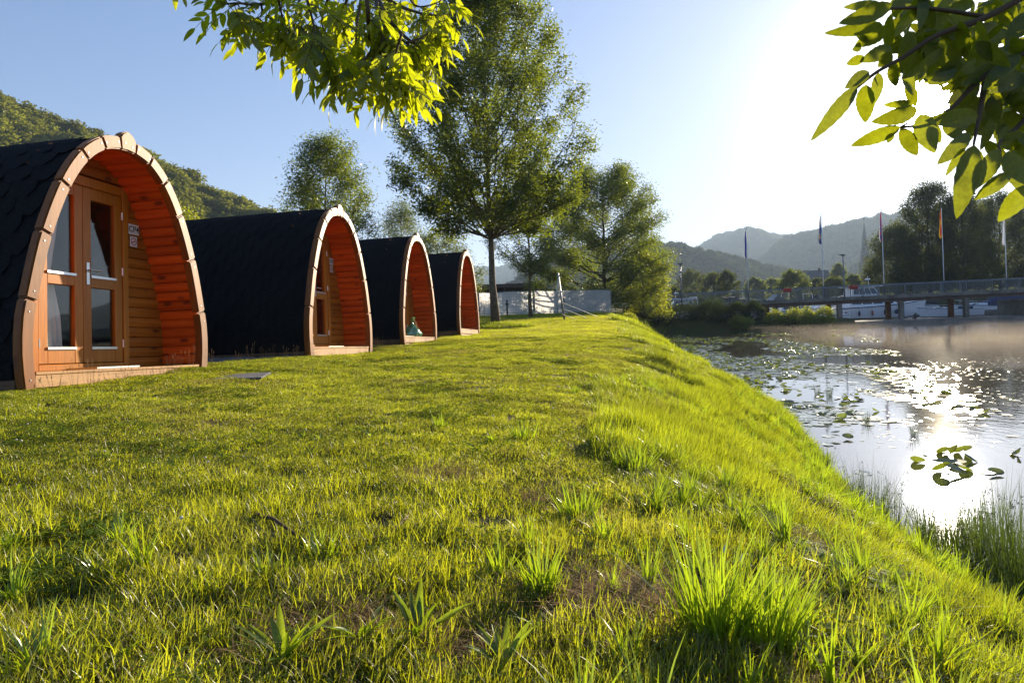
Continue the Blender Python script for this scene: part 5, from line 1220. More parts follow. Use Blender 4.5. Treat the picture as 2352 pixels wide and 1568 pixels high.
def bench(x, Y, lb):
    X = (x - CX) / FPX * Y; z = float(height(X, Y)); e = empty('park_bench', (X, Y, z)); mb = MB(); mb.box(-.8, .8, -.25, .25, .42, .48); mb.ob('seat', M['skid'], e)
    mb = MB(); mb.box(-.8, .8, .24, .29, .55, .95); mb.ob('backrest', M['skid'], e)
    for sx in (-.65, .65): mb = MB(); mb.box(sx - .04, sx + .04, -.2, .2, 0, .419); mb.ob('leg', M['skid'], e)
    tag(e, lb, 'bench')
bench(2078, 106, 'dark wooden bench on the grass above the boulders')
def duck():
    X, Y = (2101 - CX) / FPX * (BY - .3), BY - .3; e = empty('duck', (X, Y, WZ + .34)); mb = MB()
    mb.tube([(-.28, 0, .15), (-.2, 0, .14), (-.05, 0, .13), (.1, 0, .15), (.17, 0, .22), (.19, 0, .30), (.25, 0, .315), (.33, 0, .30)], [.015, .06, .10, .09, .05, .042, .045, .012], 10); mb.ob('body', M['bark2'], e, smooth=True)
    for s in (-.04, .04): m2 = MB(); m2.tube([(0, s, .07), (.0, s, .01), (.05, s, .005)], [.012, .01, .012], 5); m2.ob('leg', M['rust'], e)
    tag(e, 'small dark duck standing on the concrete sill between two piers', 'duck')
duck()

# ------------------------------------------------------------------ church, houses, fence, building
def church():
    Y = 700; X = (1991 - CX) / FPX * Y; z0 = 0; top = P(1991, 508, Y)[2]; e = empty('church_tower', (X, Y, z0)); w = 4.2; ze = P(1991, 600, Y)[2]
    mb = MB(); mb.box(-w, w, -w, w, 0, ze); mb.ob('tower', M['slate'], e, bevel=.2)
    mb = MB(); V = [(math.cos(a) * w * 1.15, math.sin(a) * w * 1.15, ze + .01) for a in [k * math.pi / 4 + .39 for k in range(8)]] + [(0, 0, top)]; mb.add(V, [tuple(range(7, -1, -1))] + [(k, (k + 1) % 8, 8) for k in range(8)]); mb.ob('spire', M['slate'], e)
    mb = MB(); mb.tube([(0, 0, top - 1), (0, 0, top + 4)], .25, 5); mb.box(-.9, .9, -.2, .2, top + 2, top + 2.4); mb.ob('cross', M['darkmetal'], e)
    for y in (-w - .05,):
        for dz in (4, 9): mb = MB(); mb.box(-1, 1, y - .1, y + .08, ze - dz - 2.2, ze - dz); mb.ob('louvre', M['dark'], e)
    tag(e, 'slim church tower with needle spire left of the dark grove', 'church')
church()
def house(x, y0px, Y, w, hgt, rh, wall, roofm, lb, rz=0.0, nwin=3, depth=8):
    b = P(x, y0px, Y); e = empty('house', (b[0], Y, b[2] - hgt - rh * .2), rz); mb = MB(); mb.box(-w / 2, w / 2, -depth / 2, depth / 2, -6, hgt); mb.ob('wall', M[wall], e)
    mb = MB(); mb.prism([(-depth / 2 - .5, hgt - .1), (depth / 2 + .5, hgt - .1), (0, hgt + rh)], lambda p: (-w / 2 - .5, p[0], p[1]), lambda p: (w / 2 + .5, p[0], p[1])); rf = mb.ob('roof', M[roofm], e)
    mb = MB(); mb.box(w * .2, w * .2 + .8, -.4, .4, hgt + rh * .5, hgt + rh + 1.0); mb.ob('chimney', M['tile'], rf)
    for k in range(nwin): xx = -w / 2 + w * (k + .5) / nwin; mb = MB(); mb.box(xx - .55, xx + .55, -depth / 2 - .06, -depth / 2 - .01, hgt * .45, hgt * .45 + 1.4); mb.ob('window', M['glassblue'], e)
    tag(e, lb, 'house', 'houses in the valley behind the bridge')
house(1868, 646, 300, 14, 7, 6, 'slate', 'slate', 'grey hipped house roof between the large green tree and the second flag', .2)
house(1975, 662, 240, 9, 6, 4, 'plaster', 'slate', 'small dark gabled house beside the church tower foot', .5)
house(1700, 662, 420, 12, 6, 5, 'plaster', 'slate', 'pale gabled house behind the blue flag pole', -.3)
for k, (x, y) in enumerate(((1953, 632), (1966, 636), (1944, 640))): house(x, y, 780, 9, 6, 4, 'plaster', 'slate', ['white hillside house highest in the small cluster by the steeple', 'white hillside house on the right of the small cluster', 'white hillside house on the lower left of the small cluster'][k], .3 * k)
# chapel on the wooded ridge
p = P(1275, 589, 950); e = empty('chapel', (p[0], p[1], p[2] - 9)); mb = MB(); mb.box(-2, 2, -2, 2, 0, 9); mb.ob('tower', M['slate'], e); mb = MB(); mb.add([(-2.3, -2.3, 9.01), (2.3, -2.3, 9.01), (2.3, 2.3, 9.01), (-2.3, 2.3, 9.01), (0, 0, 19)], [(3, 2, 1, 0), (0, 1, 4), (1, 2, 4), (2, 3, 4), (3, 0, 4)]); mb.ob('spire', M['slate'], e); tag(e, 'tiny chapel spire on the wooded ridge left of the slender tree', 'chapel')

# white-screened site fence
FY = 52.0
def fence_panel(xa, xb, ya, yb, lb, sag=0):
    A = np.array(gp(xa, FY + ya)); Bp = np.array(gp(xb, FY + yb)); A[2] += .02; Bp[2] += .02; d = Bp - A; L = float(np.hypot(d[0], d[1])); az = math.atan2(d[1], d[0])
    e = empty('fence_panel', A, az); dz = (Bp[2] - A[2]); H = 2.0
    fr = MB()
    for x in (0.03, L - .03): fr.tube([(x, 0, .0 + dz * x / L), (x, 0, H + dz * x / L)], .026, 8)
    for z in (.33, H - .03): fr.tube([(.03, 0, z), (L - .03, 0, z + dz)], .020, 6)
    fr.ob('tube_frame', M['zinc'], e)
    wr_ = MB(); k = 1
    while k * .13 < L: x = k * .13; wr_.box(x - .003, x + .003, -.030, -.024, .28 + dz * x / L, H - .05 + dz * x / L); k += 1
    for z in (.55, .80, 1.05, 1.30, 1.55, 1.78): wr_.add([(.03, -.032, z), (L - .03, -.032, z + dz), (L - .03, -.032, z + .007 + dz), (.03, -.032, z + .007)], [(0, 1, 2, 3)])
    o = wr_.ob('wire_mesh', M['zinc'], e); o['kind'] = 'stuff'
    nx, nz = 60, 14; V = []
    for j in range(nz):
        for i in range(nx):
            x = .05 + (L - .1) * i / (nx - 1); z = .06 + (H - .1) * j / (nz - 1); fold = .05 * math.sin(x * 2.1 + z * 2.6 + sag) * math.sin(z * 1.5) + .025 * math.sin(x * 5 - z * 4 + sag)
            V.append((x, .06 + abs(fold), z + dz * x / L - (.05 * math.sin(x * 1.3 + sag) ** 2 if j == nz - 1 else 0)))
    me = mesh_np('tarpaulin', V, [(j * nx + i, j * nx + i + 1, (j + 1) * nx + i + 1, (j + 1) * nx + i) for j in range(nz - 1) for i in range(nx - 1)]); link('tarpaulin', me, M['tarp'], e, smooth=True)
    tag(e, lb, 'fence panel', 'white-screened mesh fence panels')
fence_panel(1008, 1098, 2.2, 1.4, 'white tarped fence panel mostly hidden behind the farthest pod')
fence_panel(1100, 1226, 1.4, .1, 'white tarped mesh fence panel behind the tall ash trunk')
fence_panel(1228, 1405, .1, 0, 'rightmost white tarped mesh fence panel ending beside the broad ash')
def stake(x, Y, h, w, arm, lb):
    p = gp(x, Y); e = empty('metal_stake', p); mb = MB(); mb.box(-w, w, -w, w, -.1, h); mb.ob('post', M['darkmetal'], e)
    if arm: mb = MB(); mb.box(-.15, .15, -w - .02, -w - .001, h - .36, h - .27); mb.ob('cross_bar', M['darkmetal'], e)
    tag(e, lb, 'stake', 'dark stakes in front of the fence')
stake(1165, 49.5, 1.32, .06, True, 'thick dark cross-shaped stake right of the tall ash trunk'); stake(1294, 47, 1.35, .06, True, 'dark cross-shaped stake partly behind the leaning sign post')
stake(1112, 48, 1.15, .018, False, 'thin rod in front of the fence left of the tall ash trunk'); stake(1280, 47.5, .85, .018, False, 'thin short rod just left of the leaning sign post'); stake(1387, 43, .7, .016, False, 'thin rod beneath the fallen wire mesh')
def sign_post():
    Y = 36.0; b = np.array(gp(1297, Y)); t = P(1281, 627, Y); e = empty('leaning_sign_post', b); d = t - b; mb = MB(); mb.tube([(0, 0, -.2), tuple(d)], .055, 8); mb.ob('post', M['zinc'], e, smooth=True)
    u = Vector(d).normalized(); mb = MB(); c = Vector(d) - u * .65; mb.box(-.10, -.07, -.38, .38, -.42, .50, Matrix.Translation(c) @ Matrix.Rotation(.14, 4, 'Y') @ Matrix.Translation((-.02, 0, 0))); mb.ob('sign_board', M['sign'], e, bevel=.004)
    for dz in (.15, 1.0): mb = MB(); mb.box(-.075, .06, -.06, .06, -.03, .03, Matrix.Translation(Vector(d) - u * dz)); mb.ob('clamp', M['zinc'], e)
    tag(e, 'leaning grey sign post with its board seen edge on', 'sign')
sign_post()
def fallen_mesh():
    # a wire fence panel sliding down the bank
    A = P(1284, 692, 36); Bq = P(1410, 742, 41); n = Vector(Bq - A); L = n.length; n.normalize(); e = empty('fallen_wire_panel', A); up = Vector((.25, -.25, -1)); up = (up - n * up.dot(n)).normalized() ; W_ = 1.1
    for k in range(4): mb = MB(); o_ = up * W_ * k / 3; mb.tube([o_, o_ + n * (L + .9)], .011, 5); mb.ob('long_bar', M['darkmetal'], e)
    mb = MB(); k = 0
    while k * .16 < L + .8: c = n * (k * .16); mb.tube([c, c + up * (W_ * .36)], .007, 4, False); k += 1
    mb.ob('cross_wire', M['darkmetal'], e)['kind'] = 'stuff'
    tag(e, 'dark wire mesh panel lying slanted down the bank before the fence', 'wire panel')
fallen_mesh()
def shed():
    Y = 75; A = P(1060, 655, Y); Bq = P(1245, 656, Y); e = empty('flat_roofed_building', (A[0], Y, 0)); L = Bq[0] - A[0]; zt = A[2]
    mb = MB(); mb.box(-6, L, 0, 8, zt - .45, zt); mb.ob('roof', M['tile'], e, bevel=.03)
    mb = MB(); mb.box(-5.5, L - .5, 1.0, 7.5, 0, zt - .451); mb.ob('wall', M['dark'], e)
    for k in range(5): x = -5 + k * (L + 4) / 4; mb = MB(); mb.box(x, x + .18, .15, .33, 0, zt - .452); mb.ob('post', M['skid'], e)
    tag(e, 'low building with flat dark brown roof behind the fence', 'building')
shed()
def car():
    Y = 58; c = gp(1110, Y); e = empty('parked_car', c, 0.05); pr = [(-2.1, .35), (-2.15, .75), (-1.95, .95), (-1.5, 1.05), (-1.0, 1.42), (-.4, 1.56), (.5, 1.55), (1.0, 1.38), (1.45, 1.02), (1.95, .9), (2.1, .7), (2.1, .35)]
    up = 1.0; mb = MB(); mb.prism(pr, lambda p: (p[0], -.85, p[1] * 1.12 + .35), lambda p: (p[0], .85, p[1] * 1.12 + .35)); mb.ob('body', M['carpaint'], e, bevel=.08, bseg=2)
    mb = MB(); mb.prism([(-1.35, 1.06), (-.9, 1.38), (-.35, 1.48), (.5, 1.47), (.9, 1.32), (1.25, 1.05)], lambda p: (p[0], -.862, p[1] * 1.12 + .35), lambda p: (p[0], .862, p[1] * 1.12 + .35)); mb.ob('window', M['glassblue'], e)
    for x in (-1.3, 1.3): mb = MB(); mb.tube([(x, -.88, .65), (x, -.6, .65)], .32, 14); mb.ob('wheel', M['black'], e)
    tag(e, 'silver blue car whose roof shows above the white fence', 'car')
car()

# ------------------------------------------------------------------ rushes and lily pads
def rush_mesh(n, rad, h0, h1, seed, heads=10):
    V, F = blades(n, rad, h0, h1, .0065, .30, .35, 6, seed, clump=.7); me = mesh_np('stems', V, F); r = np.random.default_rng(seed); hd = MB(); VV = V.reshape(n, -1, 3)
    for k in range(heads):
        t = VV[k * (n // heads)][-3] * .9 + VV[k * (n // heads)][-1] * .1
        for _ in range(5): c = t + r.normal(0, .012, 3); hd.sphere(tuple(c), .0055, 5, 3)
    return me, (hd.mesh('seed_heads') if heads else None)
rush_src = [rush_mesh(150, .26, .65, 1.15, 500, 14), rush_mesh(110, .2, .55, 1.0, 501, 10), rush_mesh(80, .16, .4, .8, 502, 6)]
def rush(x, y, kind, sc, lb, dz=0.0, grp='clumps of rushes along the waterline'):
    q = ray(x, y); p = CAM + q * ((WZ - CAM[2]) / q[2]); z = max(WZ, float(height(p[0], p[1]))) - .03
    e = empty('rush_clump', (p[0], p[1], z), x * .37); st_, hd = rush_src[kind]
    o = link('stems', st_, M['rush'], e); o['kind'] = 'stuff'
    if hd is not None: link('seed_heads', hd, M['rushhead'], e)
    e.scale = (sc, sc, sc); return tag(e, lb, 'rushes', grp)
for a in ((1990, 1215, 1, .8, 'rush clump at the bank bend, first one left of the sun reflection'), (2050, 1255, 1, .85, 'rush clump just left of the sun reflection on the water'), (2110, 1285, 2, .9, 'short rush clump directly below the sun reflection'),
          (2165, 1300, 1, .75, 'low rush clump beneath the glitter, in line with the sun'), (2220, 1325, 0, .85, 'dense rush clump right of the sun reflection'), (2275, 1350, 0, .9, 'dense rush clump near the right edge with brown seed heads'),
          (2330, 1390, 0, .9, 'large dark rush clump cut by the right edge'), (2390, 1430, 0, .9, 'outermost rush clump beyond the right edge'), (2300, 1280, 1, .9, 'rushes standing in open water at the right edge'),
          (2240, 1235, 2, .9, 'thin rushes in the water behind the dense clump'), (1955, 1160, 2, .8, 'thin rush tuft hanging over the pale water at the bend'), (1900, 1085, 2, .7, 'small rush tuft halfway up the bank bend'), (2130, 1250, 1, .8, 'rushes standing in the water left of the sun glitter foot'), (2020, 1195, 1, .75, 'leaning rushes over the pale water at the outer bank bend'), (2190, 1270, 1, .85, 'rushes right under the bright glitter foot'), (2340, 1320, 0, .85, 'tall rushes behind the large dark clump at the right edge')):
    rush(*a)
for a in ((1878, 905, 2, .55, 'sparse reeds among the lily leaves in mid water'), (1905, 910, 2, .55, 'second sparse reed group beside the mid water lilies'), (1990, 970, 2, .5, 'thin reeds standing in the glitter left of the sun'), (1560, 800, 2, 1.3, 'green reed clump in the lily mats near the far bush'), (1585, 812, 2, 1.2, 'right hand reed clump near the far bush'),
          (1475, 770, 2, 1.3, 'pale reeds where the lawn meets the far water'), (2100, 1000, 2, .5, 'dark thin stalks above the large lily cluster')):
    rush(*a, grp='reeds standing in the river')
def pad_mesh(seed, curl, n=18):
    """heart shaped floating leaf with a notch, its rim lifted by curl"""
    q = random.Random(seed); V = [(0, 0, .012)]; F = []
    for ring in (.5, 1.0):
        for k in range(n + 1):
            a = .28 + (2 * math.pi - .56) * k / n; rr = ring * (1 + .10 * math.cos(a * 1) + .02 * math.sin(5 * a + seed)); c = curl * (ring ** 2) * (math.sin(a * .5 + seed) ** 2) * 1.0
            V.append((rr * math.cos(a) * 1.12 + .08, rr * math.sin(a) * .88, .012 + c + .02 * curl * math.sin(4 * a)))
    for k in range(n): F.append((0, 1 + k, 2 + k)); F.append((1 + k, n + 2 + k, n + 3 + k, 2 + k))
    me = bpy.data.meshes.new('lily_pad'); me.from_pydata(V, [], F); me.materials.append(M['lily' if curl > .2 else 'lilyflat']); return me
pads_flat = [pad_mesh(i, .015 + .02 * i) for i in range(4)]; pads_up = [pad_mesh(10 + i, .30 + .20 * i) for i in range(4)]
def W_(x, y): q = ray(x, y); return CAM + q * ((WZ - CAM[2]) / q[2])
q = random.Random(77); GLP = 'floating lily pads on the river'
def pad(x, y, rad, up, lb=None, tilt=0.0, dz=.004):
    p = W_(x, y)
    if height(p[0], p[1]) > WZ - .03: return None
    o = link('lily_pad', q.choice(pads_up if up else pads_flat), None, None, loc=(p[0], p[1], p[2] + dz + q.uniform(0, .006)), rot=(tilt * q.uniform(-1, 1), tilt * q.uniform(-1, 1), q.uniform(0, 6.28)), smooth=True); o.scale = (rad, rad, rad)
    return tag(o, lb or 'green lily pad lying flat among the floating mats', 'lily pad', GLP)
for k, (x, y) in enumerate((2190 + (x_ - 2190) * .72, 1064 + (y_ - 1064) * .9) for x_, y_ in ((2155, 1040), (2185, 1048), (2222, 1042), (2245, 1060), (2205, 1072), (2168, 1075), (2230, 1085), (2150, 1090), (2190, 1092))):
    p = W_(x, y); lb = 'lily leaf of the big cluster, ' + ['top left one', 'topmost one standing tall', 'upper right one', 'rightmost one', 'middle one', 'middle left one', 'lower right one', 'lowest left one', 'lowest one in the centre'][k]
    o = pad(x, y, .10 + .025 * (k % 3), True, lb, .45, .03 + .02 * (k % 3))
    if o: o['group'] = 'big raised lily cluster above the sun reflection'
for (x, y, rr, lb) in ((2105, 1062, .13, 'curled lily leaf just left of the big dark cluster'), (2120, 1050, .10, 'small lily leaf touching the left of the big cluster'), (2335, 1045, .14, 'round green pad near the right edge, right of the big cluster'), (2290, 1090, .13, 'dark flat leaf between the big cluster and the right edge'), (2010, 945, .12, 'curled pad in the glitter, well above the sun reflection'),
                   (1935, 962, .16, 'lone green pad on pale water below the reeds'), (1945, 1008, .14, 'folded dark pad floating on the clear pale water'), (1920, 995, .11, 'folded pad left of the one on clear pale water')): pad(x, y, rr * .68, True, lb, .35, .014)
for cx_, cy_, n_, lb in ((1935, 922, 14, 'lily leaf in the mid water group at the reeds'), (1815, 893, 9, 'lily leaf in the group off the mid bank'), (1765, 868, 8, 'lily leaf in the farther bankside group'), (1735, 880, 8, 'lily leaf touching the grassy bank edge')):
    ORD = ['leftmost', 'second from the left', 'third from the left', 'fourth from the left', 'fifth from the left', 'sixth from the left', 'seventh from the left', 'eighth from the left', 'ninth from the left', 'tenth from the left', 'eleventh from the left', 'twelfth from the left', 'thirteenth from the left', 'fourteenth from the left']
    done = 0; 
    for x_ in sorted(cx_ + q.gauss(0, 22) for _ in range(n_)):
        o = pad(x_, cy_ + q.gauss(0, 9), q.uniform(.06, .11), q.random() < .7, lb + ', ' + ORD[done], .5, .02)
        if o: o['group'] = 'lily leaves: ' + lb; done += 1
cnt = 0
while cnt < 190:
    X = q.uniform(4, 16); Y = q.uniform(9, 26)
    xs = float(np.interp(Y, SH_Y, SH_X)); dd = X - xs
    if dd < .25 or vnoise(X, Y * .6, .9, 41) < -.1 + .03 * dd or dd > 8: continue
    px = CX + X / Y * FPX; py = HY + 2.4 / Y * FPX - .035 * (px - CX)
    if px > 2380: continue
    if pad(px, py, q.uniform(.05, .11), q.random() < .12, None, .08) is not None: cnt += 1
# the far floating mats: more leaves than one could count
r = np.random.default_rng(8); n = 14000; Y = 13 + 43 * r.uniform(0, 1, n) ** .8; xs = np.interp(Y, SH_Y, SH_X); X = xs + .2 + (4 + .32 * (Y - 14)) * r.uniform(0, 1, n) ** 1.5
k = (vnoise(X, Y * .5, .8, 41) > -.35 + .05 * (X - xs)) & (height(X, Y) < WZ - .03); X = X[k]; Y = Y[k]; n = len(X)
C_pad = hidden_templates('lily_mat_leaf', pads_flat + pads_up[:2])
scatter('lily_mats', np.stack([X, Y, np.full(n, WZ + .006)], -1), np.stack([X * 0, X * 0, r.uniform(0, 6.28, n)], -1), r.uniform(.06, .14, n), np.where(r.uniform(0, 1, n) < .12, 4 + r.integers(0, 2, n), r.integers(0, 4, n)), C_pad)
n = 2600; Y = r.uniform(7, 26, n); xs = np.interp(Y, SH_Y, SH_X); X = xs + r.uniform(.6, 13, n) 
k = (vnoise(X, Y * .5, 1.3, 52) > -.05) & (height(X, Y) < WZ - .03); X = X[k]; Y = Y[k]; n = len(X)
scatter('floating_plant_bits', np.stack([X, Y, np.full(n, WZ + .003)], -1), np.stack([X * 0, X * 0, r.uniform(0, 6.28, n)], -1), np.stack([r.uniform(.02, .08, n), r.uniform(.01, .04, n), r.uniform(.02, .05, n)], -1), r.integers(0, 4, n), C_pad)

# ------------------------------------------------------------------ overhanging ash branches near the camera
def compound_leaf(seed, L=.24, nl=4, ll=.085, lw=.030):
    """a drooping pinnate leaf: stalk along +x, pairs of leaflets and one at the tip"""
    q = random.Random(seed); V = []; F = []; mb = MB(); pts = [(L * u, 0, -.10 * L * u * u * 2) for u in (0, .25, .5, .75, 1)]; mb.tube(pts, [.0022, .0019, .0016, .0013, .0010], 4)
    def put(c, az, el, l, w):
        v, f = lance_leaf(l, w, 6, .22, .45, .0, q.random(), q.uniform(-.5, .5)); Mx = Matrix.Translation(c) @ Euler((q.uniform(-.5, .5), -el, az), 'XYZ').to_matrix().to_4x4(); b = len(V)
        V.extend([tuple(Mx @ Vector(p)) for p in v]); F.extend([tuple(i + b for i in ff) for ff in f])
    for k in range(nl):
        u = .28 + .62 * k / nl; c = Vector((L * u, 0, -.2 * L * u * u))
        for s in (-1, 1): put(c, s * q.uniform(.75, 1.05), q.uniform(-.55, .1), ll * q.uniform(.8, 1.1), lw * q.uniform(.85, 1.15))
    put(Vector((L, 0, -.2 * L)), q.uniform(-.1, .1), q.uniform(-.4, 0), ll * 1.1, lw); b = len(mb.v); me = bpy.data.meshes.new('leaf')
    me.from_pydata(mb.v + V, [], mb.f + [tuple(i + b for i in f) for f in F]); me.materials.append(M['twig']); me.materials.append(M['ashleaf'])
    for i, p in enumerate(me.polygons): p.material_index = 0 if i < len(mb.f) else 1; p.use_smooth = True
    return me
cl_src = [compound_leaf(i, .17 + .012 * (i % 4), 3 + i % 2, .078, .026) for i in range(8)]
e = empty('ash_branch', P(1000, -120, 3.3)); org = np.array(e.location); q = random.Random(12)
limbs = [([(1120, -60), (960, -20), (880, 5), (800, -10), (700, -25)], 3.3, .020), ([(900, 0), (945, 30), (1000, 55), (1040, 60)], 3.0, .010), ([(880, 5), (905, 60), (950, 120), (990, 170), (1005, 235), (1000, 290)], 2.9, .011),
         ([(870, 0), (885, 55), (915, 110), (960, 150), (985, 200)], 2.7, .008), ([(845, 0), (848, 60), (850, 120), (862, 170), (885, 215), (925, 240)], 2.6, .009), ([(760, -15), (745, 40), (740, 90), (755, 130)], 2.9, .007), ([(690, -25), (640, 10), (590, 25), (545, 20), (510, 25)], 2.7, .009), ([(600, 20), (600, 60), (570, 80)], 2.7, .005), ([(700, -20), (680, 40), (690, 90), (700, 120)], 2.8, .006),
         ([(862, 170), (830, 215), (790, 245), (770, 270)], 2.6, .006), ([(925, 240), (935, 280), (905, 300)], 2.6, .005), ([(960, 150), (1000, 130), (1025, 95)], 2.8, .006), ([(800, -10), (790, 50), (800, 110), (790, 160)], 3.1, .007), ([(545, 20), (560, 55)], 2.7, .003), ([(700, -20), (715, 60), (725, 120), (735, 165)], 2.5, .006), ([(830, 0), (820, 90), (815, 170), (800, 225)], 2.9, .007), ([(905, 60), (890, 150), (880, 220), (870, 280)], 2.7, .006), ([(950, 120), (935, 190), (940, 250)], 2.5, .005), ([(640, 10), (650, 70), (670, 110)], 2.6, .005), ([(960, -20), (985, 30), (1030, 20), (1050, -5)], 2.9, .006)]
limb_pts = []
for li, (pp, Z, rad) in enumerate(limbs):
    zz = [Z + .12 * math.sin(k * 1.3 + li) for k in range(len(pp))]; w = [P(x - 28 * smooth(820, 960, x), y * .70 - 6, z) - org for (x, y), z in zip(pp, zz)]; w = [np.array(v) for v in catmull(w, 5)]
    mb = MB(); mb.tube(w, [rad * (1 - .72 * k / (len(w) - 1)) for k in range(len(w))], 6); mb.ob('twig', M['twig'], e, smooth=True)
    limb_pts.append(w)
nleaf = 0
for li, w in enumerate(limb_pts):
    n = int(np.linalg.norm(w[-1] - w[0]) / (.026 if li else .05)) + 3
    for k in range(n):
        t = (k + q.random()) / n; t = min(.999, t ** .8); i = int(t * (len(w) - 1)); p = w[i] + (w[min(i + 1, len(w) - 1)] - w[i]) * (t * (len(w) - 1) - i)
        tan = w[min(i + 1, len(w) - 1)] - w[max(i - 1, 0)]; az = math.atan2(tan[1], tan[0]) + q.choice((-1, 1)) * q.uniform(.3, 1.9); el = q.uniform(-1.25, -.15)
        if li in (6,): el = q.uniform(-.9, .1)
        o = link('leaf', cl_src[q.randrange(8)], None, e, loc=p, rot=Euler((q.uniform(-.6, .6), -el, az), 'XYZ')); s_ = q.uniform(.62, .95); o.scale = (s_, s_, s_); nleaf += 1
tag(e, 'sunlit overhanging ash branch with pinnate leaves at the top left centre', 'branch')
# one lone pair of leaflets at the very top left
e = empty('ash_twig_tip', P(400, -10, 2.6)); 
for k, (x0, y0, x1, y1) in enumerate(((402, -20, 403, 22), (415, -15, 430, 15))):
    a = P(x0, y0, 2.6); b = P(x1, y1, 2.58); d = Vector(b - a); V, F = lance_leaf(d.length, .020, 6, .2, .2); o = link('leaf', mesh_np('leaf', V, F), M['ashleaf'], e, smooth=True, loc=Vector(a) - e.location); o.rotation_euler = d.to_track_quat('X', 'Z').to_euler()
mb = MB(); mb.tube([(0, 0, .12), (0, 0, .03), (.0, 0, .0)], .0015, 4); mb.ob('twig', M['twig'], e); tag(e, 'two small leaflets hanging alone from the top edge at the left', 'twig')

e = empty('ash_branch', P(2300, 200, 1.0)); org = Vector(e.location)
def z6(px, py): return 1837.5 + px * .3296, py * .3296
big_src = {}
def big_leaf(x0, y0, x1, y1, wpx, Z, roll=0.0, dz=.04):
    a = P(*z6(x0, y0), Z); b = P(*z6(x1, y1), Z + dz * q.uniform(-1, 1)); d = Vector(b - a); L = d.length; w = wpx * .3296 / FPX * Z
    V, F = lance_leaf(1.0, min(.8, w / L), 14, .12, q.uniform(.05, .25), .035, q.random(), q.uniform(-.25, .25)); me = mesh_np('leaf', V, F); o = link('leaf', me, M['bigleaf'], e, smooth=True, loc=Vector(a) - org)
    X_ = d.normalized(); toc = (Vector(CAM) - Vector(a)).normalized(); Zt = (toc - X_ * toc.dot(X_)).normalized(); Zt = Quaternion(X_, roll) @ Zt; Yt = Zt.cross(X_)
    o.rotation_euler = Matrix((X_, Yt, Zt)).transposed().to_euler(); o.scale = (L, L, L); return o
q = random.Random(31)
for a in ((575, 175, 190, 240, 95, .95), (640, 40, 305, 165, 120, .88), (570, 35, 325, 48, 70, .98), (480, 285, 395, 250, 45, 1.0), (430, 320, 370, 345, 60, 1.0), (450, 400, 325, 450, 70, .97), (400, 600, 105, 955, 105, .8), (460, 590, 450, 868, 125, .84), (480, 500, 330, 600, 90, .86), (550, 510, 525, 715, 75, .9), (640, 450, 660, 628, 75, .92), (640, 370, 545, 470, 85, .94),
          (700, 885, 350, 1025, 105, .82), (700, 895, 832, 1100, 105, .84), (650, 920, 605, 1005, 45, .85), (820, 770, 545, 850, 120, .88), (800, 720, 580, 735, 60, .95), (835, 800, 935, 1062, 150, .86), (1190, 930, 970, 1140, 110, .9), (1150, 1030, 1010, 1228, 60, .88), (1215, 1010, 1100, 1502, 150, .78), (1390, 1040, 1240, 1300, 120, .86), (1235, 1040, 1200, 1320, 110, .9), (1475, 1200, 1218, 1392, 100, .8),
          (1600, 1290, 1380, 1545, 130, .76), (1440, 1060, 1575, 1340, 130, .84), (1390, 1000, 1620, 960, 130, .95), (1440, 1060, 1600, 1150, 120, 1.0), (1290, 980, 1480, 1190, 90, 1.0), (1000, 840, 1130, 980, 90, .96), (620, 190, 380, 330, 110, .97), (640, 330, 430, 430, 100, 1.0), (900, 850, 980, 1000, 80, 1.0)):
    big_leaf(*a, roll=q.uniform(-.35, .35))
poly = [(560, -60), (600, 150), (560, 300), (640, 460), (760, 620), (860, 760), (1000, 850), (1180, 940), (1330, 980), (1700, 1060), (1700, -60)]
def inside(x, y):
    c = False; j = len(poly) - 1
    for i in range(len(poly)):
        if (poly[i][1] > y) != (poly[j][1] > y) and x < (poly[j][0] - poly[i][0]) * (y - poly[i][1]) / (poly[j][1] - poly[i][1]) + poly[i][0]: c = not c
        j = i
    return c
n = 0
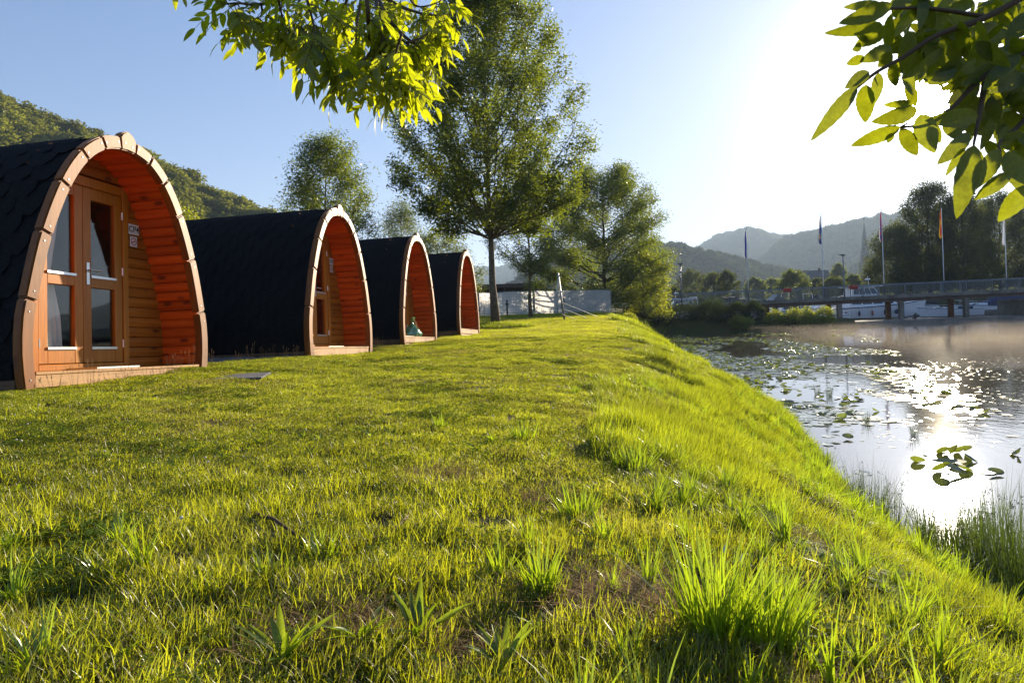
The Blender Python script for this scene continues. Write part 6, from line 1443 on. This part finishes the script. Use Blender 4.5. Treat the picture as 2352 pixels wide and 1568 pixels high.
while n < 330:
    x, y = q.uniform(560, 1660), q.uniform(-60, 1000)
    if not inside(x, y): continue
    if math.hypot(x - 918, y - 683) < 100: continue                       # the gap through which the sun shines
    an = q.gauss(1.9, .9); L = q.uniform(170, 320); Z = q.uniform(.95, 1.7); x1, y1 = x + math.cos(an) * L / Z, y + abs(math.sin(an)) * L / Z
    if not inside(x1, y1 - 60) or math.hypot((x + x1) / 2 - 918, (y + y1) / 2 - 683) < 135: continue
    big_leaf(x, y, x1, y1, q.uniform(80, 125) / Z, Z, q.gauss(0, .6), .10); n += 1
for pp, rad in (([(1700, -100), (1300, 120), (950, 250), (720, 400), (540, 500), (400, 610)], .0055), ([(1300, 120), (900, 60), (640, 60), (570, 40)], .0035), ([(1700, 300), (1300, 520), (1050, 760), (880, 860), (700, 890)], .0045), ([(1700, 700), (1500, 900), (1390, 1000), (1400, 1060)], .004), ([(1300, 520), (1250, 800), (1210, 1010)], .005), ([(1700, 500), (1620, 900), (1600, 1290)], .005), ([(700, 890), (770, 845)], .002), ([(540, 500), (560, 600)], .002)):
    w = [Vector(P(*z6(x, y), 1.02 - .16 * k / len(pp))) - org for k, (x, y) in enumerate(pp)]; w = [Vector(v) for v in catmull([tuple(v) for v in w], 5)]
    mb = MB(); mb.tube(w, [rad * (1 - .7 * k / (len(w) - 1)) for k in range(len(w))], 6); mb.ob('twig', M['twig'], e, smooth=True)
tag(e, 'close backlit ash branch with large leaves in front of the sun at the top right', 'branch')

# ------------------------------------------------------------------ air
def haze():
    me = MB(); me.box(-3650, 4650, -450, 5450, -4.8, 400); m, t, o = material('valley_air'); t.nodes
    pv = N(t, 'ShaderNodeVolumePrincipled'); pv.inputs['Color'].default_value = (.58, .76, 1.0, 1); pv.inputs['Density'].default_value = HAZE; pv.inputs['Anisotropy'].default_value = .2; t.links.new(pv.outputs[0], o.inputs['Volume'])
    h = me.ob('haze', m); h['kind'] = 'stuff'
HAZE = .00018
haze()

def mist():
    me = MB(); me.box(19, 82, 26, 61, WZ + .01, WZ + .6); m, t, o = material('water_mist')
    pv = N(t, 'ShaderNodeVolumePrincipled'); pv.inputs['Color'].default_value = (1.0, .90, .80, 1); pv.inputs['Density'].default_value = .0065; pv.inputs['Anisotropy'].default_value = .45; t.links.new(pv.outputs[0], o.inputs['Volume'])
    h = me.ob('mist', m); h['kind'] = 'stuff'
mist()
